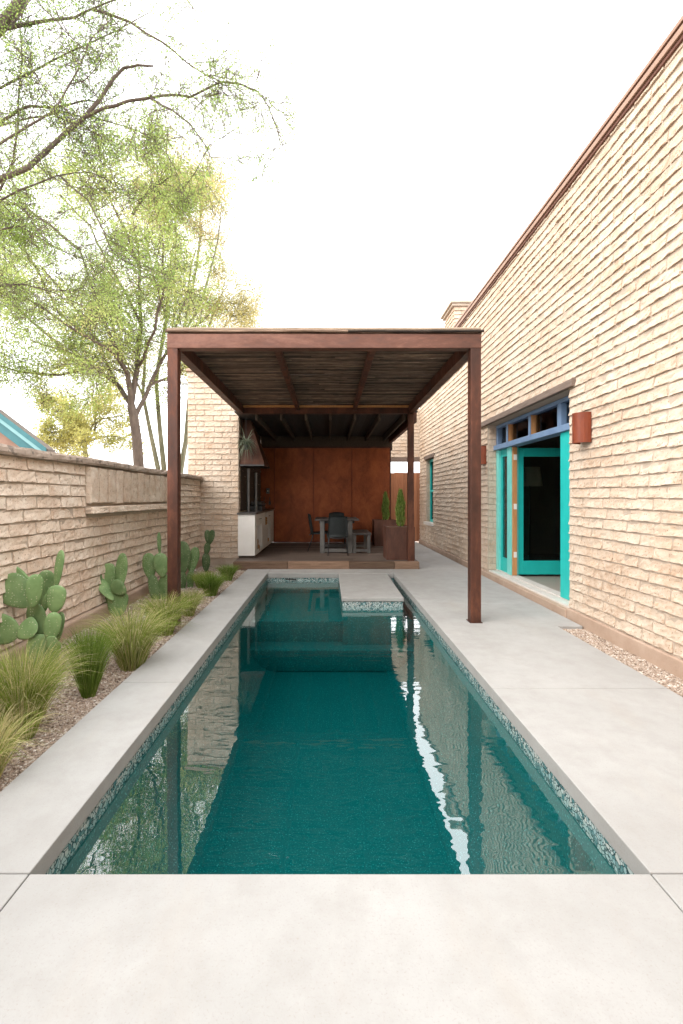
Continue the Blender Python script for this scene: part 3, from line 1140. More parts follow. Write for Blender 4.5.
# ------------------------------------------------------------------ kitchen cabinet
cb_ = thing('kitchen_counter', 'white outdoor kitchen cabinet run with dark countertop below the hood', 'cabinet', (-1.68, 11, DZ))
cx0, cx1, cy0, cy1 = -1.86, -1.508, 9.40, 12.60
cz0, cz1 = .185, 1.035
body = MB()
body.box(cx0, cx1, cy0, cy0 + .03, cz0, cz1)             # end panel
body.box(cx0, cx1, cy1 - .03, cy1, cz0, cz1)
body.box(cx0, cx0 + .02, cy0 + .03, cy1 - .03, cz0, cz1)
body.box(cx0 + .02, cx1, cy0 + .03, cy1 - .03, cz0, cz0 + .03)
bays = [(9.43, 9.72, 'f'), (9.72, 10.42, 'n'), (10.42, 10.95, 'f'), (10.95, 11.35, 't'), (11.35, 11.95, 'n2'), (11.95, 12.57, 'f')]
for (a, b_, k_) in bays:
    if k_ == 'f':
        body.box(cx1 - .02, cx1, a, b_, cz0 + .031, cz1)
    if k_ in ('n', 'n2'):
        body.box(cx1 - .02, cx1, a, b_, .80, cz1)        # drawer front above the niche
        body.box(cx0 + .02, cx1 - .021, a, b_, .775, .798)
        body.box(cx1 - .02, cx1, a, b_, cz0 + .031, cz0 + .09)
    if k_ == 't':
        body.box(cx1 - .02, cx1, a, b_, cz0 + .031, .72)
        body.box(cx0 + .02, cx1 - .021, a, b_, .69, .71)
    body.box(cx0 + .02, cx1 - .021, b_ - .01, b_ + .01, cz0 + .031, cz1 - .001)
body.build('cabinet_body', M['white_paint'], cb_, bevel=.003)
box_obj('countertop', cx0 - .02, cx1 + .02, cy0 - .02, cy1 + .02, cz1 + .001, cz1 + .04, M['counter'], cb_, .004)
box_obj('toe_kick', cx0 + .01, cx1 - .06, cy0 + .04, cy1 - .04, DZ, cz0 - .001, M['cabinet_dark'], cb_, .003)
for (a, b_) in ((9.95, 10.2), (11.55, 11.75)):
    pl_ = MB()
    pl_.tube([(cx1 + .001, a, .92), (cx1 + .02, a, .92), (cx1 + .02, b_, .92), (cx1 + .001, b_, .92)], .006, 6)
    pl_.build('drawer_pull', M['dark_steel'], cb_)
nlog = 0
places = ['at the near bottom corner of the near niche', 'at the far bottom side of the near niche', 'topmost in the near niche', 'nearest in the far niche', 'deepest in the far niche']
for (yy, zz, rr, xx) in ((9.83, .352, .075, 0), (9.985, .347, .07, .01), (9.91, .478, .068, -.01), (11.5, .352, .075, 0), (11.64, .345, .068, 0)):
    lo = (cx1 - .15, yy, zz - rr)
    q = MB()
    q.tube([(cx1 - .30 + xx, yy, zz - .055), (cx1 - .14, yy + .004, zz - .055), (cx1 - .008 + xx, yy, zz - .055)], [rr * .95, rr, rr * .97], 9, 0, .4 + .1 * nlog)
    tag(q.build('firewood_log', M['log'], loc=lo), 'split firewood log ' + places[nlog] + ' of the white cabinet', 'log', 'firewood logs in the cabinet niches')
    nlog += 1

cr = thing('wooden_crate', 'small brown wooden crate on the open middle shelf of the white cabinet', 'crate', (-1.65, 11.15, .712))
q = MB()
for (xa, xb, ya, yb, za, zb_) in ((-1.80, -1.52, 10.99, 11.31, .712, .724), (-1.80, -1.52, 10.99, 11.002, .7245, .90), (-1.80, -1.52, 11.298, 11.31, .7245, .90),
                                  (-1.80, -1.788, 11.0025, 11.2975, .7245, .90)):
    q.box(xa, xb, ya, yb, za, zb_)
q.build('crate_box', M['log'], cr)
for z in (.73, .79, .85):
    box_obj('slat', -1.519, -1.508, 10.99, 11.31, z, z + .045, M['log'], cr, .002)
# hood over the counter
M['rust_hood'] = m_rust('rust_hood', (.035, .013, .008), (.07, .026, .013), (.12, .043, .02), .6, .2)
hd_ = thing('range_hood', 'tapered rusted steel hood hanging over the outdoor kitchen counter', 'hood', (-1.62, 10.4, 1.7))
q = MB()
hz0, hz1 = 2.09, 3.09
b0 = [(-1.87, 9.66), (-1.36, 9.66), (-1.36, 10.55), (-1.87, 10.55)]
b1 = [(-1.87, 9.95), (-1.70, 9.95), (-1.70, 10.25), (-1.87, 10.25)]
v = [(x, y, hz0) for x, y in b0] + [(x, y, hz0 + .05) for x, y in b0] + [(x, y, hz1) for x, y in b1]
q.add(v, [(0, 3, 2, 1), (0, 1, 5, 4), (1, 2, 6, 5), (2, 3, 7, 6), (3, 0, 4, 7), (4, 5, 9, 8), (5, 6, 10, 9), (6, 7, 11, 10), (7, 4, 8, 11), (8, 9, 10, 11)])
q.build('hood_shell', M['rust_hood'], hd_, bevel=.004)
box_obj('hood_rim', -1.872, -1.352, 9.652, 10.558, hz0 - .03, hz0 - .001, M['dark_steel'], hd_, .003)
# two steel pipes standing on the counter
for i, (xx, yy, zz) in enumerate(((-1.74, 9.95, 2.0), (-1.64, 10.35, 1.93))):
    q = MB()
    q.tube([(xx, yy, cz1 + .042), (xx, yy, zz)], .035, 12)
    q.tube([(xx, yy, cz1 + .042), (xx, yy, cz1 + .06)], .06, 14)
    q.tube([(xx, yy, zz), (xx, yy, zz + .02)], .042, 12)
    tag(q.build('steel_pipe', M['steel'], loc=(xx, yy, cz1 + .042), smooth=False), ('nearer and thicker-looking' if i == 0 else 'farther and shorter') + ' upright steel pipe on the dark countertop', 'pipe', 'steel pipes on the counter')
box_obj('grill_plate', 0, 0.001, 0, .001, 0, .001, M['dark_steel']) if False else None
gr = thing('countertop_grill', 'low dark gas grill sitting on the countertop under the hood', 'grill', (-1.68, 10.9, cz1 + .041))
box_obj('firebox', -1.83, -1.54, 10.6, 11.2, cz1 + .0415, cz1 + .16, M['dark_steel'], gr, .01)
box_obj('lid', -1.82, -1.55, 10.62, 11.18, cz1 + .162, cz1 + .26, M['dark_steel'], gr, .03)
q = MB()
q.tube([(-1.52, 10.7, cz1 + .2), (-1.52, 11.1, cz1 + .2)], .01, 8)
q.build('handle', M['steel'], gr)


def ribbon_leaves(starts, tips, widths, tints, bend, segs=3, mi=0):
    """thin curved blades as one numpy mesh: returns MB. starts, tips (n,3), bend (n,3) offsets the middle."""
    n = len(starts)
    ts = np.linspace(0, 1, segs + 1)
    d = tips - starts
    side = np.cross(d, rng.normal(size=(n, 3)))
    side /= np.linalg.norm(side, axis=1)[:, None] + 1e-9
    V = np.zeros((n, (segs + 1) * 2, 3))
    for i, t_ in enumerate(ts):
        p = starts + d * t_ + bend * (4 * t_ * (1 - t_))
        w_ = widths[:, None] * (1 - .9 * t_ ** 1.5)
        V[:, 2 * i] = p - side * w_
        V[:, 2 * i + 1] = p + side * w_
    f = []
    for i in range(segs):
        f.append((2 * i, 2 * i + 1, 2 * i + 3, 2 * i + 2))
    f = np.array(f)
    F_ = (f[None] + ((segs + 1) * 2) * np.arange(n)[:, None, None]).reshape(-1, 4)
    mb = MB()
    mb.v = [V.reshape(-1, 3)]
    mb.ti = [np.repeat(tints, (segs + 1) * 2)]
    mb.f = F_.tolist()
    mb.mi = [mi] * len(F_)
    mb.n = n * (segs + 1) * 2
    return mb


# hanging plant by the hood
c_ = at(247, 447, 9.5)
hp = thing('hanging_plant', 'wispy grey-green plant hanging in front of the rusted hood', 'plant', c_)
n = 200
th = rng.random(n) * 6.28
st_ = np.tile(np.array(c_) + np.array([-.02, 0, .02]), (n, 1))
r_ = .10 + .16 * rng.random(n)
tp = st_ + np.stack([np.cos(th) * r_, np.sin(th) * r_ * .8, rng.normal(-.06, .13, n)], 1)
ribbon_leaves(st_, tp, np.full(n, .006), rng.random(n), np.tile([0, 0, .10], (n, 1))).build('leaves', M['air_plant'], hp)
q = MB()
q.tube([(c_.x - .02, c_.y, c_.z - .06), (c_.x - .02, c_.y, c_.z + .04)], [.04, .06], 10)
q.build('pot', M['dark_steel'], hp)
q = MB()
q.tube([(c_.x - .02, c_.y, c_.z + .04), (c_.x - .02, c_.y, 3.09)], .003, 4)
q.build('cord', M['dark_steel'], hp)

# ------------------------------------------------------------------ dining furniture
tb = thing('dining_table', 'dark grey wooden dining table with slab legs on the plank deck', 'table', (.2, 10.75, DZ))
tx0, tx1, ty0, ty1 = -.30, .70, 10.2, 11.4
tp_ = MB()
for i in range(7):
    w_ = (tx1 - tx0) / 7
    tp_.box(tx0 + i * w_ + .002, tx0 + (i + 1) * w_ - .002, ty0, ty1, .865, .90, 0, random.random())
tp_.build('tabletop', M['table'], tb, bevel=.003)
box_obj('apron', tx0 + .1, tx1 - .1, ty0 + .12, ty1 - .12, .80, .863, M['table'], tb, .003)
for x in (-.13, .50):
    for y in (ty0 + .04, ty1 - .14):
        box_obj('leg', x - .05, x + .05, y, y + .1, DZ, .863, M['table_leg'], tb, .004)
for y in (ty0 + .05, ty1 - .13):
    box_obj('stretcher', -.079, .449, y, y + .08, DZ + .02, DZ + .10, M['table_leg'], tb, .004)

bn = thing('bench', 'dark grey wooden bench along the right side of the dining table', 'bench', (.75, 10.75, DZ))
tp_ = MB()
for i in range(3):
    tp_.box(.54 + i * .145 + .002, .54 + (i + 1) * .145 - .002, 10.2, 11.35, .545, .59, 0, random.random())
tp_.build('seat', M['table'], bn, bevel=.004)
for x in (.60, .92):
    for y in (10.24, 11.23):
        box_obj('leg', x - .035, x + .035, y, y + .08, DZ, .543, M['table_leg'], bn, .004)
for y in (10.25, 11.24):
    box_obj('stretcher', .636, .884, y, y + .06, DZ + .03, DZ + .09, M['table_leg'], bn, .003)


def chair_proto():
    t_ = thing('dining_chair', 'black woven chair with its back to the pool at the dining table', 'chair', (0, 0, 0), 'black woven dining chairs')
    q = MB()     # seat
    ns = 8
    vs, fs = [], []
    for i in range(ns + 1):
        for j in range(ns + 1):
            u, v = i / ns * 2 - 1, j / ns * 2 - 1
            w_ = .215 + .015 * v
            vs.append((u * w_, v * .21 + .02, .44 - .02 * (1 - u * u) + .012 * v))
    nn = len(vs)
    vs += [(x, y, z - .03) for x, y, z in vs]
    for i in range(ns):
        for j in range(ns):
            a = i * (ns + 1) + j
            fs.append((a, a + ns + 1, a + ns + 2, a + 1))
            fs.append((nn + a, nn + a + 1, nn + a + ns + 2, nn + a + ns + 1))
    rim = [i * (ns + 1) for i in range(ns + 1)] + [ns * (ns + 1) + j for j in range(1, ns + 1)] + [i * (ns + 1) + ns for i in range(ns - 1, -1, -1)] + [j for j in range(ns - 1, 0, -1)]
    for a, b_ in zip(rim, rim[1:] + rim[:1]):
        fs.append((a, b_, nn + b_, nn + a))
    q.add(vs, fs)
    q.build('seat', M['wicker'], t_, smooth=True)
    q = MB()     # curved backrest
    vs, fs = [], []
    for i in range(ns + 1):
        for j in range(ns + 1):
            u, v = i / ns * 2 - 1, j / ns
            w_ = .215 - .02 * v * v
            y = -.19 - .07 * v + .045 * u * u
            z = .40 + .47 * v - (.03 * u * u if j == ns else 0)
            vs.append((u * w_, y, z))
    nn = len(vs)
    vs += [(x, y - .022, z) for x, y, z in vs]
    for i in range(ns):
        for j in range(ns):
            a = i * (ns + 1) + j
            fs.append((a, a + 1, a + ns + 2, a + ns + 1))
            fs.append((nn + a, nn + a + ns + 1, nn + a + ns + 2, nn + a + 1))
    for a, b_ in zip(rim, rim[1:] + rim[:1]):
        fs.append((a, nn + a, nn + b_, b_))
    q.add(vs, fs)
    q.build('backrest', M['wicker'], t_, smooth=True)
    for sx in (-1, 1):
        for (ya, yb) in ((.20, .23), (-.17, -.27)):
            q = MB()
            q.tube([(sx * .17, ya * .85, .42), (sx * .20, ya, .30), (sx * .215, yb, .0)], .011, 7)
            q.build('leg', M['dark_steel'], t_, smooth=True)
    q = MB()
    q.tube([(-.2, -.2, .40), (-.19, 0, .405), (-.18, .17, .415), (.18, .17, .415), (.19, 0, .405), (.2, -.2, .40)], .008, 6)
    q.build('seat_frame', M['dark_steel'], t_, smooth=True)
    q = MB()
    q.tube([(-.2, -.2, .40), (-.12, -.235, .375), (0, -.245, .365), (.12, -.235, .375), (.2, -.2, .40)], .008, 6)
    q.build('rear_rail', M['dark_steel'], t_, smooth=True)
    return t_


cp_ = chair_proto()
cp_.location = (.215, 10.03, DZ)
copy_tree(cp_, (-.20, 10.75, DZ), -PI / 2, 'black woven chair seen side-on at the left side of the table')
copy_tree(cp_, (.22, 11.66, DZ), PI, 'black woven chair behind the table with only its top showing')

# ------------------------------------------------------------------ planters with columnar plants


def conifer(cx, cy, z0, hh, r, label):
    t_ = thing('columnar_cypress', label, 'plant', (cx, cy, z0))
    q = MB()
    q.tube([(cx, cy, z0), (cx + .01, cy, z0 + hh * .8)], [.018, .006], 7)
    q.build('stem', M['bark'], t_)
    n = 2600
    u = rng.random(n) ** .8
    prof_ = np.minimum(1, (1 - u) * 2.2) ** .7 * (.75 + .25 * np.minimum(1, u * 6))
    th = rng.random(n) * 6.28
    rr = r * prof_ * (.35 + .65 * rng.random(n) ** .5) * (1 + .22 * np.sin(th * 3 + u * 13))
    st_ = np.stack([cx + np.cos(th) * rr * .75, cy + np.sin(th) * rr * .75, z0 + .02 + u * hh], 1)
    dr = np.stack([np.cos(th), np.sin(th), 1.6 + 1.2 * rng.random(n)], 1)
    tp = st_ + dr * (.018 + .016 * rng.random((n, 1)))
    ribbon_leaves(st_, tp, np.full(n, .006), rng.random(n), np.zeros((n, 3)), 1).build('foliage', M['conifer'], t_)


for i, (cx, cy, lab, pl) in enumerate(((1.46, 9.42, 'tall square rusted steel planter beside the rear pergola post', 'taller green columnar plant in the planter beside the post'),
                                       (1.475, 11.98, 'square rusted steel planter farther back against the steel screen', 'narrow green columnar plant in the planter farther back'))):
    w_ = .285
    t_ = thing('planter', lab, 'planter', (cx, cy, DZ), 'square rusted steel planters')
    q = MB()
    z1 = .80
    q.box(cx - w_, cx + w_, cy - w_, cy - w_ + .012, DZ + .002, z1)
    q.box(cx - w_, cx + w_, cy + w_ - .012, cy + w_, DZ + .002, z1)
    q.box(cx - w_, cx - w_ + .012, cy - w_ + .012, cy + w_ - .012, DZ + .002, z1)
    q.box(cx + w_ - .012, cx + w_, cy - w_ + .012, cy + w_ - .012, DZ + .002, z1)
    q.build('planter_box', M['rust_planter'], t_, bevel=.003)
    box_obj('soil', cx - w_ + .013, cx + w_ - .013, cy - w_ + .013, cy + w_ - .013, DZ + .01, z1 - .03, M['ground'], t_, 0)
    conifer(cx + .04, cy, z1 - .03, .72 if i == 0 else .70, .108, pl)

# ------------------------------------------------------------------ gateway wall and wooden gate past the deck
gt = thing('gateway_wall', 'pale brick wall over a timber lintel spanning the passage beside the house', 'wall', (2.3, 14, 0))
mb = MB()
q0, q1 = 1.35, 3.05
bricks(mb, (q0, 14.005, 2.62), (1, 0, 0), (0, 0, 1), (0, -1, 0), q1 - q0, 1.5, .107, .36, seed=51, fine=False)
mb.box(q0, q1, 14.01, 14.3, 2.62, 4.12, 1)
mb.box(.9, q0 - .0, 14.01, 14.3, -.1, 4.12, 1)
mb.build('wall', [M['brick_house'], M['mortar']], gt)
box_obj('lintel', q0 - .2, q1, 13.995, 14.32, 2.50, 2.618, M['lintel'], gt, .008)
wg = thing('wooden_gate', 'reddish wooden board gate closing the passage beside the house', 'gate', (2.1, 14.1, 0))
m = MB()
x = q0 + .01
rs = random.Random(3)
while x < q1 - .02:
    e = min(x + .138, q1 - .01)
    m.box(x, e, 14.10, 14.125, .03, 2.15 + rs.uniform(-.01, .01), 0, rs.random())
    x += .1385
m.build('boards', M['fence'], wg, bevel=.003)
box_obj('rail', q0 + .01, q1 - .01, 14.126, 14.17, .35, .45, M['fence'], wg, .003)
box_obj('rail', q0 + .01, q1 - .01, 14.126, 14.17, 1.75, 1.85, M['fence'], wg, .003)

# ------------------------------------------------------------------ neighbour's house beyond the garden wall
nh = thing('neighbour_house', 'neighbouring house with turquoise gable fascia peeking over the garden wall', 'house', (-9, 12, 0))
q = MB()
apex = Vector((-9.6, 0, 5.05))
eave = at(47, 449, 10)
sl_ = (eave.z - apex.z) / (eave.x - apex.x)
lx = apex.x - (eave.x - apex.x)


def rake(q, y0, y1, off0, off1, mi=0, trim=0.0):
    for s_ in (1, -1):
        ex = eave.x - trim if s_ > 0 else lx + trim
        ez = eave.z - sl_ * trim
        v = []
        for yy in (y0, y1):
            v += [(apex.x, yy, apex.z - off0), (ex, yy, ez - off0), (ex, yy, ez - off1), (apex.x, yy, apex.z - off1)]
        q.add(v, [(0, 1, 2, 3), (7, 6, 5, 4), (0, 4, 5, 1), (1, 5, 6, 2), (2, 6, 7, 3), (3, 7, 4, 0)], mi)


rake(q, 10.02, 10.3, 0, .06)
q.build('roof', M['shingle'], nh)
q = MB()
rake(q, 9.965, 9.98, -.02, .10)
q.build('drip_edge', M['neighbour_teal'], nh)
q = MB()
rake(q, 9.975, 10.015, .102, .19, 0, .03)
q.build('fascia', M['neighbour_teal_pale'], nh)
q = MB()
rake(q, 10.02, 10.3, .062, .42, 0, .1)
q.build('soffit', M['neighbour_teal'], nh)
q = MB()
q.prism([(0, 0)] * 0 or [(lx + .5, 10.25), (eave.x - .5, 10.25), (eave.x - .5, 10.7), (lx + .5, 10.7)], -.1, eave.z - .05)
ez = apex.z - .26
q.add([(lx + .5, 10.25, eave.z - .05), (eave.x - .5, 10.25, eave.z - .05), (apex.x, 10.25, ez), (lx + .5, 10.7, eave.z - .05), (eave.x - .5, 10.7, eave.z - .05), (apex.x, 10.7, ez)],
      [(0, 1, 2), (5, 4, 3), (1, 4, 5, 2), (0, 2, 5, 3)])
q.build('wall', M['neighbour_wall'], nh)

# ------------------------------------------------------------------ prickly pears


def pad_mesh(mb, base, tip, width, thick, facing, tint):
    """flattened obovate pad from base to tip"""
    base, tip = Vector(base), Vector(tip)
    ax = tip - base
    L = ax.length
    ax.normalize()
    nrm = Vector(facing)
    nrm = (nrm - ax * nrm.dot(ax)).normalized()
    sd_ = ax.cross(nrm)
    nu, nv = 12, 14
    vs, fs = [], []
    ph = random.random() * 6
    for i in range(nu + 1):
        u = i / nu
        s_ = math.sin(PI * u) ** .92 * (.66 + .46 * (.5 - .5 * math.cos(PI * u)))
        if i == 0:
            s_ = .20
        if i == nu:
            s_ = .02
        z = u + .0 * s_
        for j in range(nv):
            a = 2 * PI * j / nv
            wob = 1 + .04 * math.sin(3 * a + ph) + .03 * math.sin(5 * u * 3 + ph)
            p = base + ax * (L * (.5 - .5 * math.cos(PI * u))) + sd_ * (math.cos(a) * width * .5 * s_ * wob) + nrm * (math.sin(a) * thick * .5 * s_ ** .7 + .012 * math.sin(PI * u) * math.sin(ph))
            vs.append(tuple(p))
    for i in range(nu):
        for j in range(nv):
            k_ = (j + 1) % nv
            fs.append((i * nv + j, i * nv + k_, (i + 1) * nv + k_, (i + 1) * nv + j))
    fs.append(tuple(reversed(range(nv))))
    fs.append(tuple(nu * nv + j for j in range(nv)))
    mb.add(vs, fs, 0, tint)


def cactus(label, d, pads, tl=.45, th_=1.0):  # low tl, th_ paint the shade on the three farther cacti into their colour
    """pads: (px,py of base, px,py of tip, width px, depth offset, sideways turn)"""
    bx = at(pads[0][0], pads[0][1], d)
    t_ = thing('prickly_pear', label, 'cactus', (bx.x, d, -.03), 'prickly pear cacti along the garden wall')
    for (x0, y0, x1, y1, w_, dz, turn) in pads:
        m = MB()
        a, b_ = at(x0, y0, d + dz), at(x1, y1, d + dz)
        pad_mesh(m, a, b_, w_ * d / F* 1.14, .026 + .006 * random.random(), (math.sin(turn), -math.cos(turn), .15), tl + (th_ - tl) * random.random())
        m.build('pad', M['cactus'], t_, smooth=True)


cactus('large many-padded prickly pear nearest the camera, its pads spreading both ways', 3.72, [
    (41, 672, 39, 634, 25, .0, .1), (38, 640, 34, 603, 22, .02, -.2), (30, 606, 2, 578, 30, .10, .2), (33, 606, 0, 569, 33, .22, -.1),
    (33, 607, 35, 574, 16, -.05, .9), (38, 606, 48, 570, 17, .18, .5), (54, 613, 58, 585, 18, .0, .2), (56, 588, 62, 550, 14, .04, -.5),
    (36, 633, 20, 625, 22, -.04, .3), (20, 634, -12, 626, 30, .03, -.2), (50, 642, 54, 612, 15, -.04, .5), (48, 668, 55, 640, 14, -.02, .9),
    (57, 642, 62, 612, 12, .06, -.4), (50, 650, 52, 636, 10, -.08, .2), (44, 612, 50, 594, 14, .12, -.6)])
cactus('medium prickly pear with two tall upper pads, second from the camera', 5.45, [
    (117, 617, 118, 590, 20, .0, .2), (113, 600, 98, 578, 11, -.05, 1.0), (108, 590, 109, 563, 15, .06, .1), (119, 592, 123, 553, 13, .02, -.2),
    (112, 592, 124, 584, 17, -.03, .4), (100, 582, 96, 573, 8, -.05, .3), (109, 618, 107, 590, 9, .07, .5)])
cactus('slender prickly pear with a tall thin spike just left of the rusted post', 6.35, [
    (156, 604, 152, 575, 10, .0, .3), (151, 580, 148, 553, 13, .03, .1), (161, 604, 165, 574, 12, .0, -.2), (163, 577, 159, 553, 14, -.02, .2),
    (160, 556, 159, 532, 4, .05, .6), (164, 600, 168, 585, 10, .06, .1)], .3, .7)
cactus('prickly pear with one rounded top pad just right of the rusted post', 7.1, [
    (181, 596, 183, 572, 8, .0, .4), (183, 574, 182, 541, 15, .02, .1), (181, 592, 178, 560, 9, .04, .8), (190, 592, 191, 570, 8, .1, .7),
    (190, 573, 187, 547, 7, .12, 1.0), (191, 573, 196, 547, 10, .12, .2)], .0, .6)
cactus('small prickly pear with a heart-shaped pair of pads in front of the brick pier', 8.55, [
    (206, 572, 206, 553, 8, .0, .3), (206, 556, 208, 542, 6, .0, .2), (208, 544, 207, 530, 6, .0, .5), (209, 545, 213, 530, 7, .0, -.2)], .0, .1)

# ------------------------------------------------------------------ feather grass


def grass(label, px, py, d, hpx, wpx, n, mat, strawy=.25, up=1.0):
    c = at(px, py, d)
    c.z = -.035
    hh, rr = hpx * d / F, wpx * .5 * d / F
    th = rng.random(n) * 6.283
    sp_ = rng.random(n) ** .6
    l_ = (.55 + .45 * rng.random(n))
    st_ = np.stack([c.x + np.cos(th) * rr * .26 * sp_, c.y + np.sin(th) * rr * .26 * sp_, np.full(n, c.z)], 1)
    ang = R(50) * sp_ ** 1.1 / up * (.75 + .5 * rng.random(n))
    LL = hh * (.38 + .62 * rng.random(n) ** .7) * (1 + .22 * np.sin(ang))
    kx = min(1.0, rr / hh / .62)
    out = LL * np.sin(ang) * kx
    tp = st_ + np.stack([np.cos(th) * out, np.sin(th) * out, LL * np.cos(ang) * .94 + .02], 1) + rng.normal(0, .02 * hh, (n, 3))
    tp[:, 2] = np.maximum(tp[:, 2], -.02)
    bend = np.stack([-np.cos(th) * out * .12, -np.sin(th) * out * .12, .06 * hh + .30 * out], 1) + rng.normal(0, .03 * hh, (n, 3))
    tint = np.clip(rng.normal(.42, .18, n), 0, 1)
    dry = rng.random(n) < strawy
    tint[dry] = .8 + .2 * rng.random(dry.sum())
    m = ribbon_leaves(st_, tp, np.full(n, .0013 + .00015 * d), tint, bend, 5)
    # seed heads: long arching straw-coloured hairs
    tag(m.build('feather_grass', M[mat], loc=(c.x, c.y, c.z)), label, 'grass clump', 'feather grass clumps in the planting bed')


grass('wide straw-and-green feather grass clump below the largest cactus', 21, 738, 2.72, 94, 96, 2500, 'grass_blade', .25)
grass('straw-coloured feather grass clump cut by the frame edge nearest the camera', -16, 812, 2.25, 72, 90, 1100, 'grass_blade', .6)
grass('narrow upright bright green grass clump between the two largest cacti', 89, 694, 3.28, 72, 48, 1700, 'grass_green', .06, 1.2)
grass('bushy yellow-green feather grass clump in front of the medium cactus', 132, 664, 3.82, 62, 80, 1800, 'grass_blade', .28)
grass('light feather grass clump at the foot of the spiky cactus', 165, 627, 4.75, 42, 56, 1500, 'grass_blade', .25)
grass('small feather grass clump tucked directly right of the rusted post', 189, 612, 5.5, 27, 36, 1000, 'grass_blade', .3)
grass('green feather grass clump between the rusted post and the far bed corner', 211, 593, 6.6, 25, 40, 1200, 'grass_green', .15)
grass('farthest feather grass clump beside the pier and timber sleeper', 228, 581, 7.8, 17, 28, 800, 'grass_green', .15)
grass('low feather grass clump in front of the heart-shaped cactus', 201, 586, 7.2, 17, 26, 800, 'grass_blade', .2)

# ------------------------------------------------------------------ trees


def curve_pts(a, b, sag, n, rs, wob):
    a, b = Vector(a), Vector(b)
    L = (b - a).length
    o = Vector((rs.uniform(-6, 6), rs.uniform(-6, 6), rs.uniform(-6, 6)))
    out = []
    for i in range(n + 1):
        t = i / n
        p = a.lerp(b, t) + Vector((0, 0, sag * 4 * t * (1 - t)))
        e = math.sin(PI * t) if True else 1
        p += noise.noise_vector(o + p * (1.1 / max(.4, L * .35))) * wob * L * min(1, t * 3)
        out.append(p)
    return out


class Tree:
    def __init__(s, seed):
        s.wood = MB()
        s.rs = random.Random(seed)
        s.minr = .0030
        s.pos, s.dir = [], []

    def branch(s, pts, r0, r1, sides=6):
        n = len(pts)
        s.wood.tube(pts, [r0 + (r1 - r0) * i / (n - 1) for i in range(n)], sides, 0, s.rs.random(), cap=False)

    def twigs(s, pts, r0, level, length, count, spread=.9, droop=0.0, leaves=12, start=.25, lastlen=1.0):
        rs = s.rs
        n = len(pts)
        for k in range(count):
            t = rs.uniform(start, 1.0)
            fi = t * (n - 1)
            i = min(int(fi), n - 2)
            p = pts[i].lerp(pts[i + 1], fi - i)
            ax = (pts[i + 1] - pts[i]).normalized()
            rv = Vector((rs.gauss(0, 1), rs.gauss(0, 1), rs.gauss(0, 1) * .8))
            d = (ax * .8 + rv.normalized() * spread + Vector((0, 0, -droop))).normalized()
            L = length * rs.uniform(.5, 1.2) * (1.1 - .5 * t)
            q = curve_pts(p, p + d * L, -droop * L * .1, 4, rs, .22)
            r = max(r0 * .6, s.minr)
            s.branch(q, r, r * .4, 4 if level < 2 else 3)
            if level > 1:
                s.twigs(q, r, level - 1, length * .5, max(3, int(count * .75)), spread, droop, leaves, .15)
            else:
                m = leaves
                for j in range(m):
                    tt = rs.uniform(.1, 1.05)
                    fj = min(tt, .999) * (len(q) - 1)
                    jj = int(fj)
                    pp = q[jj].lerp(q[jj + 1], fj - jj)
                    s.pos.append(tuple(pp))
                    s.dir.append(tuple(d))

    def leaves(s, mat, size, spread, root, ln=2.2):
        P = np.array(s.pos)
        n = len(P)
        P = P + rng.normal(0, spread, (n, 3))
        dr = rng.normal(size=(n, 3)) + np.array(s.dir) * .7
        dr /= np.linalg.norm(dr, axis=1)[:, None]
        sd_ = np.cross(dr, rng.normal(size=(n, 3)))
        sd_ /= np.linalg.norm(sd_, axis=1)[:, None] + 1e-9
        L = size * ln * (.6 + .8 * rng.random((n, 1)))
        W = size * (.6 + .6 * rng.random((n, 1))) * .5
        V = np.stack([P, P + dr * L * .5 + sd_ * W, P + dr * L, P + dr * L * .5 - sd_ * W], 1).reshape(-1, 3)
        F_ = np.arange(n * 4).reshape(-1, 4)
        cl = np.array([noise.noise(Vector(p) * .7) for p in P])
        tint = np.clip(.5 + cl * .8 + rng.normal(0, .16, n), 0, 1)
        mb = MB()
        mb.v, mb.ti, mb.f, mb.mi, mb.n = [V], [np.repeat(tint, 4)], F_.tolist(), [0] * n, n * 4
        return mb.build('crown', mat, root)


